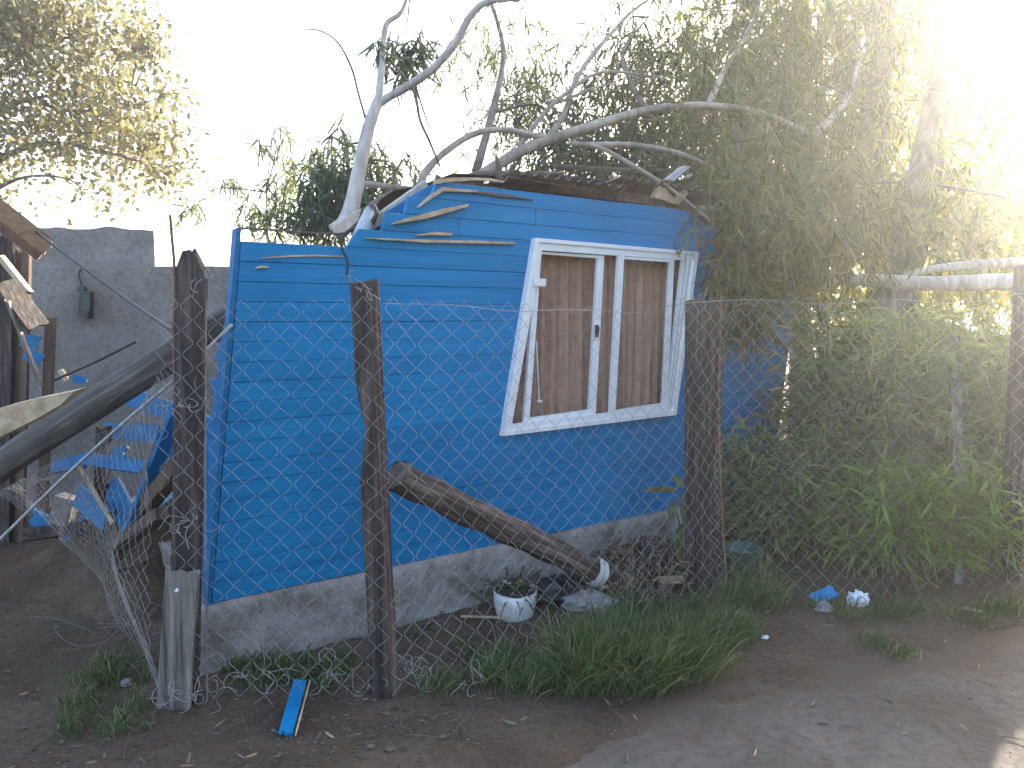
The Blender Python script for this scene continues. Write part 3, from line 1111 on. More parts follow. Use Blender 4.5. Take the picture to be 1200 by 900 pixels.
FRONT = Vector((0, -1, 0))
def span(pa, pb, top_a, top_b, bot=.015, off=.06, bulge=.03, sag=.03, seed=0):
    pa, pb = Vector(pa), Vector(pb)
    d = pb - pa; d.z = 0
    L = d.length
    d.normalize()
    nrm = Vector((d.y, -d.x, 0))
    def fn(a, h):
        t = a / L
        top = top_a + (top_b - top_a) * t - sag * math.sin(math.pi * min(max(t, 0), 1))
        z = bot + h * (top - bot) / 1.60
        n1 = mnoise.noise(Vector((a * 1.7 + seed, h * 1.4, 3.3)))
        n2 = mnoise.noise(Vector((a * 5 + seed, h * 5, 7.7)))
        low = max(0, .35 - h) / .35
        o = off + bulge * n1 * 1.6 + .012 * n2 + .05 * low * (.5 + n1)
        p = pa + d * (a + .02 * n2 + .02 * mnoise.noise(Vector((h * 2.2, a * .6, seed)))) + nrm * o
        gzv = 0.0
        return Vector((p.x, p.y, z + .018 * n1 + gzv + low * .03 * n2))
    return fn, int(L / .0455)
NK = 35
f01, n01 = span(P0 + Vector((-.03, 0, 0)), P1, 1.60, 1.585, seed=1, bulge=.035)
chain_link(f01, n01 + 1, NK, .00095, seed=4, loose=.7).build('wire_mesh', M['wire'], fence)
f12, n12 = span(P1, P2, 1.585, 1.60, seed=9, off=.075, bulge=.045, sag=.05)
chain_link(f12, n12 + 1, NK, .00098, seed=5, loose=.6).build('wire_mesh', M['wire'], fence)
f23, n23 = span(P2, P3, 1.60, 1.64, seed=17, off=.075, bulge=.04)
chain_link(f23, n23 + 1, NK, .00105, seed=6).build('wire_mesh', M['wire'], fence)
f34, n34 = span(P3, P4, 1.64, 1.64, seed=23, off=.075, bulge=.04)
chain_link(f34, n34, NK, .0013, seed=7).build('wire_mesh', M['wire'], fence)
for ch in fence.children:
    if ch.name.startswith('wire_mesh'):
        ch['kind'] = 'stuff'
# line wire along the top, loops of loose wire at the feet and at the top
b = MB()
b.tube([f12(a_, 1.575) + Vector((0, -.006, .010 * math.sin(a_ * 9) + .012 * mnoise.noise(Vector((a_ * 3, 0, 1))))) for a_ in np.linspace(0, n12 * .0455, 40)], .0014, 4)
b.tube([f23(a_, 1.58) + Vector((0, -.006, .012 * math.sin(a_ * 8))) for a_ in np.linspace(0, n23 * .0455, 40)], .0014, 4)
b.build('line_wire', M['wire'], fence)
def curl(center, n, size, rad, seed, lean=(0, 0, 0)):
    r = random.Random(seed)
    mb = MB()
    for _ in range(n):
        p = Vector(center) + Vector((r.gauss(0, size), r.gauss(0, size * .4), abs(r.gauss(0, size * .6))))
        pts = []
        d = Vector((r.gauss(0, 1), r.gauss(0, .5), r.gauss(0, 1))).normalized()
        ax = Vector((r.gauss(0, 1), r.gauss(0, 1), r.gauss(0, 1))).normalized()
        turn = r.uniform(.25, .7)
        step = size * r.uniform(.12, .3)
        for k in range(12):
            pts.append(p.copy())
            p = p + d * step + Vector(lean) * step
            p.z = max(p.z, gzs(p.x, p.y) + .004)
            d = (Matrix.Rotation(turn, 3, ax) @ d).normalized()
        mb.tube(pts, rad, 4)
    return mb
lw = curl(G(213, 822, .03), 16, .06, .0012, 2)
for (c_, n_, s_, sd_) in ((G(300, 800, .03), 12, .07, 3), (G(385, 800, .02), 10, .06, 4), (G(468, 790, .05), 14, .06, 5), (G(560, 800, .03), 6, .07, 15),
                          (W(425, 345, P1.y - .07), 7, .03, 6), (W(240, 330, P0.y - .05), 6, .06, 7), (W(220, 480, P0.y - .06), 9, .05, 8), (W(222, 620, P0.y - .09), 8, .04, 9), (W(822, 350, P2.y - .1), 5, .04, 10)):
    m2 = curl(c_, n_, s_, .0012, sd_)
    for v_ in m2.v: pass
    b0 = lw.n
    lw.v += m2.v; lw.f += [tuple(i_ + b0 for i_ in f_) for f_ in m2.f]; lw.n += m2.n
o_ = lw.build('loose_wire', M['wire'], fence); o_['kind'] = 'stuff'
# knot of wire on the house corner
s_, z_ = HW(407, 322, .05)
b = MB(); b.tube(crv([H(*HW(405, 272, .03), .03), H(*HW(401, 290, .03), .03), H(*HW(407, 305, .03), .03), H(*HW(407, 322, .03), .03)], 5), .005, 5)
b.build('dangling_cable', M['cable'], house)
b = curl(H(s_, z_ - .02, .03), 8, .018, .0013, 31); b.build('wire_knot', M['wire'], house)

# the collapsed side run of the fence
side = thing('fallen_wire_mesh', (-1.9, 3.6, 0), 'collapsed bulging chain link mesh trailing from the corner post over the rubble', 'fence')
botp = crv([G(196, 832), G(165, 760), G(130, 700), G(85, 645), G(40, 606)], 8)
topp = crv([W(203, 425, 2.98), W(165, 470, 3.3), W(110, 512, 3.7), (W(60, 545, 4.15)), W(22, 575, 4.5)], 8)
def fs_(a, h):
    t = min(max(a / 3.4, 0), .9999) * (len(botp) - 1)
    i_ = int(t); f_ = t - i_
    bo = Vector(botp[i_] * (1 - f_) + botp[i_ + 1] * f_)
    to = Vector(topp[i_] * (1 - f_) + topp[i_ + 1] * f_)
    k = h / 1.6
    n1 = mnoise.noise(Vector((a * 1.3, h * 2, 4.1)))
    n2 = mnoise.noise(Vector((a * 3.6, h * 3.6, 1.7)))
    p = bo.lerp(to, k) + Vector((-.14, -.05, .08)) * math.sin(math.pi * k) * (.55 + .5 * min(1, a)) + Vector((-.05, -.03, .05)) * n1 * 1.5 + Vector((.0, -.025, .03)) * n2
    p.z = max(p.z, gzs(p.x, p.y) + .01)
    return p
o_ = chain_link(fs_, 75, 35, .00115, hs=.0457, seed=12, loose=.8).build('wire_mesh', M['side_wire'], side)
o_['kind'] = 'stuff'
b = curl(G(150, 750, .05), 12, .12, .0012, 41); o_ = b.build('loose_wire', M['old_wire'], side); o_['kind'] = 'stuff'

# ------------------------------------------------------------------ logs, rubble, left side
def log_obj(name, p, q, r0, r1, mat, label, cat, rough=.12, n=22, seed=3, endmat='rot_end'):
    p, q = Vector(p), Vector(q)
    base = p if p.z < q.z else q
    t = thing(name, (base.x, base.y, 0), label, cat)
    mb = MB()
    k = 16
    pts, rad = [], []
    r = random.Random(seed)
    for i in range(k + 1):
        f = i / k
        c = p.lerp(q, f) + Vector((r.uniform(-1, 1), r.uniform(-1, 1), r.uniform(-1, 1))) * .006
        pts.append(c); rad.append((r0 + (r1 - r0) * f) * (1 + r.uniform(-.03, .03)))
    mb.tube(pts, rad, n, caps=False, rough=rough, seed=seed)
    mb.build('trunk', M[mat], t, smooth=True)
    for (c, rr_, d) in ((pts[0], rad[0], pts[0] - pts[1]), (pts[-1], rad[-1], pts[-1] - pts[-2])):
        e = MB(); d = d.normalized()
        e.tube([c - d * .02, c + d * .001], [rr_ * .97, rr_ * .93], n, rough=.1, seed=seed)
        e.build('cut_end', M[endmat], t)
    return t

def grain_along(name, p, q, stops, blotch=.5):
    d = (Vector(q) - Vector(p)).normalized()
    e = d.to_track_quat('X', 'Z').to_matrix().transposed().to_euler()
    return mat_grain(name, stops, rot=tuple(e), stretch=(1.6, 38, 38), blotch=blotch, bstr=.9)
la, lb = W(464, 558, 3.16), G(742, 691)
M['log_a'] = grain_along('brace_log_wood', la, lb, [(.34, (.022, .014, .011)), (.48, (.075, .05, .038)), (.64, (.25, .185, .15))])
lg = log_obj('timber_log', la, lb, .066, .066, 'log_a', 'dark round log leaning from the notched post down into the grass', 'log', seed=5)
d = (lb - la).normalized()
c_ = la.lerp(lb, .79)
b = MB(); b.tube([c_ - d * .035, c_, c_ + d * .04], [.074, .076, .074], 20, caps=False, rough=.05, seed=4); o_ = b.build('plastic_sleeve', M['white_plastic'], lg, smooth=True); o_['label'] = 'torn white plastic wrapped round the log'
la, lb = W(278, 368, 3.62), Vector((-4.35, 3.55, .02))
lmid = W(0, 545, 3.58)
lb = la + (lmid - la) * ((la.z - .06) / (la.z - lmid.z))
M['log_b'] = grain_along('fallen_pole_wood', la, lb, [(.34, (.045, .036, .03)), (.5, (.10, .085, .07)), (.66, (.20, .17, .145))])
log_obj('fallen_pole', la, lb, .070, .072, 'log_b', 'thick grey fallen pole leaning against the blue house corner', 'pole', rough=.05, seed=8)

# pale split plank behind it
t = thing('split_plank', (W(40, 480, 3.95).x, 3.95, 0), 'pale freshly split timber plank behind the thick grey pole', 'plank')
b = MB()
pk = [W(-60, 497, 3.9), W(0, 478, 3.92), W(40, 468, 3.94), W(70, 462, 3.96), W(88, 458, 3.98), W(70, 475, 3.96), W(40, 492, 3.94), W(0, 512, 3.92), W(-60, 545, 3.9)]
V = [tuple(p) for p in pk] + [tuple(p + Vector((.03, .07, .015))) for p in pk]
n = len(pk)
b.add(V, [tuple(range(n)), tuple(range(2 * n - 1, n - 1, -1))] + [(i, (i + 1) % n, n + (i + 1) % n, n + i) for i in range(n)])
b.build('board', M['pale_wood'], t)
b = MB(); b.beam(W(-60, 520, 4.0), W(-58, 640, 4.0) + Vector((0, 0, -.35)), .07, .07); b.build('leg', M['brown_wood'], t)

def loose(name, p, q, w, h, mat, label, cat='board', roll=0.0, jag=.05, group=None):
    b = MB(); b.beam(p, q, w, h, roll, jag=jag)
    o = b.build(name, M[mat])
    return tag(o, label, cat, group)
gb = 'broken blue boards in the rubble'
RB = 'broken blue board in the tangled heap beside the corner post'
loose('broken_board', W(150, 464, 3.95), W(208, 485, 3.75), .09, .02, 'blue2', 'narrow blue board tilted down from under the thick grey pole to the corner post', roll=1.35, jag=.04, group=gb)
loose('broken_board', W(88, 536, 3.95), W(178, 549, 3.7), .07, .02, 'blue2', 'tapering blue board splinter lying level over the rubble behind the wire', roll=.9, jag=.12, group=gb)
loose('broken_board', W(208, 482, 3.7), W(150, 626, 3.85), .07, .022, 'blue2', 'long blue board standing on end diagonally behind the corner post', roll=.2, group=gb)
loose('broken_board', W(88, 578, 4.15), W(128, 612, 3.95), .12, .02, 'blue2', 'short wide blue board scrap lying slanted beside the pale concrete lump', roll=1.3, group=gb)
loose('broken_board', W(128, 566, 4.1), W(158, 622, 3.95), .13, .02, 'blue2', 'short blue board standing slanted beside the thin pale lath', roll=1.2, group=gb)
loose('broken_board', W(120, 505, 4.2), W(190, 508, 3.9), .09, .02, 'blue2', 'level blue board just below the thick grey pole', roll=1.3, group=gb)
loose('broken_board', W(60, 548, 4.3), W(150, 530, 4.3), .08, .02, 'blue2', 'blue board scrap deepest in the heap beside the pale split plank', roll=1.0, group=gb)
loose('broken_stud', W(214, 540, 3.45), G(118, 668) + Vector((0, 0, .03)), .07, .07, 'brown_wood', 'brown square stud leaning across the rubble behind the corner post', 'stud', jag=.03)
loose('broken_stud', W(92, 545, 3.98), W(132, 614, 3.86), .012, .02, 'pale_wood', 'thin pale splintered lath standing among the blue boards', 'lath', jag=.03)
loose('broken_stud', W(122, 497, 4.05), W(118, 600, 4.1), .06, .05, 'post_wood', 'dark upright stud behind the broken blue boards', 'stud', jag=.03)
loose('broken_stud', W(135, 640, 3.9), W(195, 600, 3.3), .09, .05, 'brown_wood', 'brown plank lying low behind the corner post', 'plank', jag=.03)
b = MB(); b.box(W(76, 597, 4.3) + Vector((0, 0, 0)), (.11, .09, .16), Matrix.Rotation(.3, 3, 'Y'), bev=.01)
o_ = b.build('concrete_block', M['plinth']); tag(o_, 'small pale upright concrete lump beside the broken blue boards', 'block')
# heap of earth and broken timber that carries the rubble
hp = MB()
hc = Vector((-2.15, 4.55, 0))
nr, na_ = 22, 60
V = []
for i in range(nr + 1):
    r_ = i / nr
    for j in range(na_):
        an = 2 * math.pi * j / na_
        x = hc.x + math.cos(an) * r_ * (1.0 + .25 * math.sin(3 * an + 1)); y = hc.y + math.sin(an) * r_ * (.8 + .2 * math.sin(4 * an))
        q3 = Vector((x, y, 2))
        zz = .36 * (1 - r_ ** 1.3) + (1 - r_) * (.22 * mnoise.noise(q3 * 3) + .10 * mnoise.noise(q3 * 8)) + .03 * mnoise.noise(q3 * 17) - .06 * r_
        V.append((x, y, zz))
hp.add(V, [(i * na_ + j, i * na_ + (j + 1) % na_, (i + 1) * na_ + (j + 1) % na_, (i + 1) * na_ + j) for i in range(nr) for j in range(na_)])
o_ = hp.build('rubble_heap', M['dirt'], smooth=True); tag(o_, 'dark heap of earth and rubble under the broken blue boards', 'rubble')
for k in range(16):
    a_ = random.uniform(0, 6.28); r_ = random.uniform(.1, .75)
    x, y = hc.x + math.cos(a_) * r_, hc.y + math.sin(a_) * r_ * .8
    zz = .36 * (1 - r_) + .09
    d = Vector((random.gauss(0, 1), random.gauss(0, 1), random.uniform(-.3, .5))).normalized() * random.uniform(.15, .4)
    mt = ['brown_wood', 'grey_wood', 'blue2', 'post_wood'][k % 4]
    lab = {'brown_wood': 'broken brown batten lying on the rubble heap', 'grey_wood': 'weathered grey lath lying on the rubble heap', 'blue2': 'blue painted board scrap lying on the rubble heap', 'post_wood': 'dark timber scrap lying on the rubble heap'}[mt]
    loose('timber_scrap', Vector((x, y, zz)) - d * .5, Vector((x, y, zz)) + d * .5, random.uniform(.04, .1), .02, mt, lab, 'scrap', roll=random.uniform(0, 3), group='timber scraps on the rubble: ' + {'brown_wood': 'brown', 'grey_wood': 'grey', 'blue2': 'blue', 'post_wood': 'dark'}[mt])

# plastered wall
wl = thing('plaster_wall', W(150, 560, 6.2) * 1.0, 'grey plastered block wall with a stepped rough top behind the rubble', 'wall')
def rough_slab(xa, ya, xb, yb, z0, z1, th, seed, nx_=90, nz_=8, ragged=.03):
    mb = MB()
    a, b_ = Vector((xa, ya, 0)), Vector((xb, yb, 0))
    d = (b_ - a); L = d.length; d.normalize(); nn = Vector((d.y, -d.x, 0))
    V = []
    for f in (0, 1):
        for k in range(nz_):
            for i in range(nx_):
                s = L * i / (nx_ - 1); t = k / (nz_ - 1)
                z = z0 + (z1 - z0) * t
                n1 = mnoise.noise(Vector((s * 2.2, z * 2.2, seed))); n2 = mnoise.noise(Vector((s * 7, z * 7, seed + 5)))
                o = (.02 * n1 + .008 * n2) if f == 0 else -th
                if k == nz_ - 1: z += ragged * (n1 + n2 * .8)
                V.append(tuple(a + d * s + nn * o + Vector((0, 0, z))))
    off = nx_ * nz_
    fs = []
    for k in range(nz_ - 1):
        for i in range(nx_ - 1):
            q = k * nx_ + i
            fs.append((q, q + 1, q + nx_ + 1, q + nx_)); fs.append((off + q, off + q + nx_, off + q + nx_ + 1, off + q + 1))
    for i in range(nx_ - 1):
        q = (nz_ - 1) * nx_ + i
        fs.append((q, q + 1, off + q + 1, off + q))
    for k in range(nz_ - 1):
        q = k * nx_
        fs.append((q, q + nx_, off + q + nx_, off + q)); e = q + nx_ - 1
        fs.append((e, off + e, off + e + nx_, e + nx_))
    mb.add(V, fs)
    return mb
wa, wb_, wc = W(-520, 300, 5.6), W(181, 300, 6.25), W(330, 300, 6.4)
zt1, zj, zt2 = W(100, 268, 6.15).z, W(100, 311, 6.15).z, W(230, 301, 6.3).z
rough_slab(wa.x, wa.y, wb_.x, wb_.y, zj - .06, zt1, .12, 3).build('upper_course', M['plaster'], wl, smooth=False)
rough_slab(wa.x, wa.y - .05, wc.x, wc.y - .05, -.1, min(zj, zt2) - .002, .17, 8, ragged=.012).build('lower_course', M['plaster'], wl, smooth=False)
wp = W(185, 330, 6.24)
b = MB(); b.tube([W(244, 372, 6.25), W(300, 372, 6.3)], .05, 8); 
# dark lamp-shaped can hanging on the wall
t = thing('wall_lantern', W(100, 372, 6.08), 'dark blackened lantern hanging on the grey plastered wall', 'lantern')
b = MB(); b.box(W(101, 357, 6.06), (.10, .07, .21), Matrix.Rotation(.12, 3, 'Y'), bev=.012, taper=.85); b.build('body', M['black'], t)
b = MB(); b.box(W(97, 339, 6.06), (.07, .06, .05), Matrix.Rotation(.12, 3, 'Y'), bev=.01, taper=.6); b.build('cap', M['black'], t)
b = MB(); b.tube(crv([W(96, 336, 6.07), W(92, 322, 6.08), W(95, 315, 6.1)], 4), .008, 5); b.build('hook', M['cable'], t)
b = MB(); b.box(W(101, 355, 6.02), (.06, .012, .12), Matrix.Rotation(.12, 3, 'Y')); b.build('pane', M['green_plastic'], t)

# wooden shack at the frame edge
sh = thing('wooden_shack', W(-40, 600, 4.9), 'wrecked brown plank shack in front of the plastered wall', 'shack')
def shp(p, q, w, h, mat, name='plank', roll=0.0, jag=.03):
    b = MB(); b.beam(p, q, w, h, roll, jag=jag); return b.build(name, M[mat], sh)
shp(W(-90, 175, 4.7), W(60, 292, 4.95), .11, .03, 'orange_wood', 'fascia_board', roll=1.45)
shp(W(-90, 190, 4.75), W(52, 300, 5.0), .10, .05, 'brown_wood', 'fascia_board', roll=1.45)
for i, (u0, u1, v0, v1, w_) in enumerate(((-55, -70, 250, 640, .16), (-22, -30, 262, 640, .15), (6, 2, 272, 640, .13), (28, 20, 290, 640, .12), (-40, -10, 300, 640, .10), (60, 48, 365, 640, .10))):
    shp(W(u0, v0, 5.05 + .03 * i), W(u1, v1, 5.05 + .03 * i), w_, .022, 'brown_wood' if i % 2 else 'post_wood', 'plank', roll=.1 * i, jag=.06)
shp(W(8, 350, 4.9), W(48, 452, 4.95), .02, .03, 'grey_wood', 'lath')
shp(W(0, 300, 4.9), W(36, 345, 4.9), .05, .03, 'pale_wood', 'lath')
shp(W(4, 330, 4.98), W(46, 385, 4.98), .16, .03, 'post_wood', 'plank', roll=.4)
shp(W(24, 398, 5.02), W(48, 402, 5.02), .08, .02, 'blue2', 'blue_scrap', roll=1.4)
shp(W(28, 412, 5.02), W(50, 424, 5.02), .08, .02, 'blue2', 'blue_scrap', roll=1.4)
shp(W(84, 443, 4.6), W(103, 447, 4.6) , .05, .02, 'blue2', 'blue_scrap', roll=1.4)
shp(W(70, 432, 4.6), W(80, 448, 4.6), .02, .03, 'pale_wood', 'lath')

def cable(name, px, rad, mat, label, sides=6, cat='cable'):
    b = MB(); b.tube(crv([W(*p) for p in px], 8), rad, sides)
    return tag(b.build(name, M[mat], smooth=True), label, cat)
cable('slack_cable', [(30, 262, 5.0), (90, 308, 4.6), (150, 352, 4.2), (206, 390, 3.1)], .008, 'cable', 'dark cable running from the shack roof to the corner post')
cable('slack_cable', [(60, 447, 4.5), (110, 425, 4.55), (160, 400, 4.6)], .008, 'cable', 'short dark bar sticking out above the thick grey pole', cat='bar')
cable('guy_wire', [(-60, 690, 3.2), (0, 632, 3.2), (70, 564, 3.2), (140, 500, 3.2), (210, 440, 3.1), (272, 380, 3.22)], .007, 'wire', 'pale straight guy wire stretched past the corner post to the house', cat='wire')
cable('roof_cable', [(560, 200, 4.9), (640, 205, 4.8), (730, 215, 4.85), (800, 222, 4.95), (880, 225, 5.1), (960, 218, 5.4), (1050, 214, 5.8), (1130, 222, 6.2), (1200, 238, 6.6), (1400, 300, 7.5)], .011, 'cable', 'thick black power cable lying across the roof and through the trees')

# ------------------------------------------------------------------ vegetation
LA, LB_ = G(1118, 908), G(1215, 840)
def sun_gap(p):
    """the gap in the leaves through which the sun reaches the pavement corner"""
    k = p[:, 2] / SUN.z
    x = p[:, 0] - SUN.x * k; y = p[:, 1] - SUN.y * k
    dx, dy = LB_.x - LA.x, LB_.y - LA.y
    side_ = dx * (y - LA.y) - dy * (x - LA.x)
    lit = (side_ < 0) & (x > LA.x - .05) & (x < 3.2) & (y > 1.2) & (y < 3.1)
    return ~lit

def in_gap(pts):
    return not bool(np.all(sun_gap(np.array([tuple(p) for p in pts], dtype=float))))

GUM = [(.085, .11, .045), (.115, .138, .06), (.065, .088, .04), (.145, .155, .065), (.125, .125, .04)]
GUM_BLUE = [(.065, .105, .075), (.085, .125, .085), (.05, .08, .06), (.11, .13, .08)]
LIT = [(.12, .16, .025), (.19, .21, .035), (.08, .12, .025), (.25, .23, .04)]
OLIVE = [(.10, .11, .038), (.13, .135, .05), (.07, .082, .03), (.16, .15, .065)]

def strands(L, T, c, spread, n, slen=(.3, .7), leaf=(.09, .17), wid=(.012, .023), per=(12, 22), cols=GUM, down=.7, r=rng, twig=.0028, out=.5):
    c = np.array(c)
    S = c + r.normal(size=(n, 3)) * np.array(spread)
    D = r.normal(size=(n, 3)); D[:, 2] *= .5
    D /= np.linalg.norm(D, axis=1, keepdims=True)
    ln = r.uniform(*slen, n)
    for i in range(n):
        k = int(r.integers(*per))
        t = np.sort(r.uniform(.1, 1, k))[:, None]
        dn_ = np.array([0, 0, -1.0])
        pt = S[i] + D[i] * ln[i] * t * out + dn_ * ln[i] * t ** 1.4 * down
        ld = dn_ * r.uniform(.3, 1.1, (k, 1)) + r.normal(size=(k, 3)) * .5 + D[i] * .25
        L.add(pt, ld, r.uniform(*leaf, k), r.uniform(*wid, k), mixcols(k, cols, r))
        if T is not None and i % 2 == 0:
            tt = np.array([0, .35, .7, 1])[:, None]
            if in_gap(S[i] + D[i] * ln[i] * tt * out + dn_ * ln[i] * tt ** 1.4 * down): continue
            T.tube(S[i] + D[i] * ln[i] * tt * out + dn_ * ln[i] * tt ** 1.4 * down, [twig, twig * .8, twig * .6, twig * .3], 3, caps=False)

def limb(mb, px, rad, seed=0, n=8, sm=6):
    pts = crv([W(*p) for p in px], sm)
    rad = np.interp(np.linspace(0, 1, len(pts)), np.linspace(0, 1, len(rad)), rad)
    mb.tube(pts, rad, n, rough=.10, seed=seed)
    return pts

def connect(mb, limbs, c, r0=.012, seed=0):
    """thin bough from the nearest limb to a clump of leaves"""
    c = np.array(c)
    allp = np.array([p for l in limbs for p in l])
    k = np.argmin(np.linalg.norm(allp - c, axis=1))
    p = allp[k]
    rr = np.random.default_rng(seed)
    mid = (p + c) / 2 + rr.normal(size=3) * .12 * np.linalg.norm(c - p) + np.array([0, 0, .12 * np.linalg.norm(c - p)])
    pts = crv([p, mid, c], 6)
    if in_gap(pts):
        return False
    mb.tube(pts, np.linspace(r0, r0 * .35, 13), 5, rough=.1, seed=seed)
    return True

# the gum tree that fell over the roof ------------------------------------
ft = thing('fallen_gum_tree', G(1010, 640), 'fallen gum tree with arching pale limbs lying across the roof of the blue house', 'tree')
tb = MB()
limbs = []
main = limb(tb, [(552, 214, 4.55), (580, 195, 4.6), (622, 172, 4.7), (680, 152, 4.85), (760, 129, 5.05), (830, 124, 5.2), (895, 134, 5.4), (950, 160, 5.6), (985, 195, 5.8), (1015, 240, 6.0), (1040, 330, 6.2), (1050, 480, 6.3), (1052, 620, 6.3)], [.033, .034, .033, .029, .026, .024, .022, .021, .022, .030, .042, .055, .06], 1, 10)
limbs.append(main)
l2 = limb(tb, [(492, 218, 4.2), (500, 200, 4.25), (522, 178, 4.35), (555, 157, 4.5), (590, 152, 4.6), (622, 158, 4.7), (650, 163, 4.78)], [.021, .022, .020, .019, .018, .019, .02], 2)
limbs.append(l2)
tb.build('trunk', M['limb_bark'], ft, smooth=True)
def branch(px, rad, seed, parent=ft, mat='limb_bark', n=6):
    m_ = MB(); p_ = limb(m_, px, rad, seed, n); m_.build('branch', M[mat], parent, smooth=True)
    limbs.append(p_); return p_
branch([(608, 172, 4.7), (640, 130, 4.8), (665, 108, 4.9), (690, 90, 5.1), (720, 84, 5.3), (780, 92, 5.5)], [0.0165, 0.0150, 0.0142, 0.0128, 0.0097, 0.0060], 11)
branch([(640, 120, 4.82), (660, 118, 4.9), (690, 105, 5.0), (720, 97, 5.2)], [.014, .012, .009, .005], 12)
branch([(668, 168, 4.85), (700, 172, 4.8), (735, 190, 4.75), (775, 214, 4.75), (805, 236, 4.75), (832, 258, 4.75)], [0.0150, 0.0142, 0.0135, 0.0112, 0.0097, 0.0090], 13)
branch([(680, 170, 4.85), (740, 170, 4.95), (790, 178, 5.0), (825, 192, 5.05), (850, 206, 5.1)], [0.0195, 0.0188, 0.0158, 0.0120, 0.0060], 14)
branch([(640, 165, 4.75), (660, 135, 4.9), (672, 100, 5.1), (690, 70, 5.3), (720, 35, 5.6), (745, 10, 5.9), (790, -20, 6.2)], [.02, .018, .017, .016, .014, .011, .008], 15)
branch([(650, 195, 4.9), (700, 198, 5.0), (770, 200, 5.2)], [.02, .018, .012], 16, mat='twig')
branch([(540, 211, 4.3), (560, 205, 4.35), (600, 204, 4.45), (660, 203, 4.6)], [.02, .024, .02, .012], 17, mat='twig')
branch([(425, 215, 4.3), (450, 218, 4.3), (485, 222, 4.25)], [.02, .018, .016], 18)
branch([(760, 130, 5.05), (740, 100, 5.3), (730, 60, 5.7), (760, 20, 6.2)], [.018, .016, .012, .008], 19, mat='twig')
branch([(830, 124, 5.2), (850, 80, 5.7), (880, 30, 6.3), (900, -30, 6.8)], [.026, .022, .018, .01], 20)
branch([(895, 134, 5.4), (900, 180, 5.3), (905, 240, 5.15), (930, 300, 5.05), (935, 350, 5.0)], [.018, .015, .012, .008, .004], 21, mat='twig')
branch([(860, 140, 5.25), (866, 200, 5.05), (868, 270, 4.92), (865, 330, 4.86)], [.014, .012, .008, .004], 22, mat='twig')
branch([(950, 160, 5.6), (990, 120, 6.2), (1010, 60, 6.8)], [.03, .024, .012], 23)
branch([(558, 200, 4.8), (580, 120, 5.6), (590, 60, 6.4), (575, 0, 6.9), (560, -40, 7.2)], [.03, .028, .022, .016, .01], 24, mat='twig')
branch([(905, 260, 5.1), (930, 280, 5.05), (943, 272, 5.0)], [.006, .005, .003], 25)
branch([(955, 225, 5.3), (975, 260, 5.2), (1000, 300, 5.2), (1010, 330, 5.2)], [.008, .008, .006, .004], 26)
Lf, Tf = Leaves(), MB()
clumps = [
    # hanging over the corner of the house
    (870, 235, 4.98, .16, 34, .55), (900, 265, 5.02, .17, 34, .55), (862, 320, 4.88, .08, 20, .4), (945, 265, 5.1, .10, 9, .4), (864, 355, 4.84, .05, 12, .35),
    (890, 200, 5.25, .25, 34, .6), (955, 230, 5.35, .2, 20, .45), (990, 255, 5.5, .2, 18, .45), (912, 270, 5.1, .10, 9, .4), (880, 290, 5.0, .10, 18, .45),
    # on and behind the roof
    (760, 150, 5.9, .3, 30, .6), (820, 165, 5.7, .28, 32, .6), (700, 165, 5.9, .25, 24, .55), (650, 180, 5.7, .18, 16, .4), (780, 190, 5.6, .25, 24, .4), (730, 190, 5.6, .2, 16, .35),
    (780, 90, 6.3, .35, 34, .75), (850, 60, 6.6, .4, 40, .8), (850, 125, 6.3, .35, 36, .75), (920, 100, 6.5, .38, 38, .8), (725, 55, 6.6, .25, 20, .75), (690, 110, 6.4, .25, 20, .7),
    (600, 115, 6.5, .16, 18, .8), (590, 50, 6.8, .22, 18, .8), (560, 15, 7.0, .14, 8, .8), (800, 20, 6.9, .35, 30, .8), (880, 0, 7.1, .4, 40, .8), (950, 30, 7.2, .45, 44, .8), (960, 170, 6.2, .35, 32, .7),
    (900, 165, 5.9, .3, 26, .6), (990, 220, 6.0, .25, 20, .5), (860, 180, 5.5, .2, 22, .5)]
for i_, (u, v, y_, sp, n_, sl_) in enumerate(clumps):
    c = W(u, v, y_)
    if c.z > 7.4: continue
    cl = OLIVE if (i_ < 10) else (GUM_BLUE if u < 760 else GUM)
    cb_ = MB()
    if connect(cb_, limbs, c, .012, i_): cb_.build('bough', M['twig'], ft, smooth=True)
    strands(Lf, Tf, c, (sp, sp * 1.1, sp * .8), int(n_ * 2.7), (sl_ * .6, sl_ * 1.15), cols=cl)
o_ = Tf.build('twigs', M['twig'], ft); o_['kind'] = 'stuff'
o_ = Lf.build('foliage', M['leaf'], ft, keep=sun_gap); o_['kind'] = 'stuff'

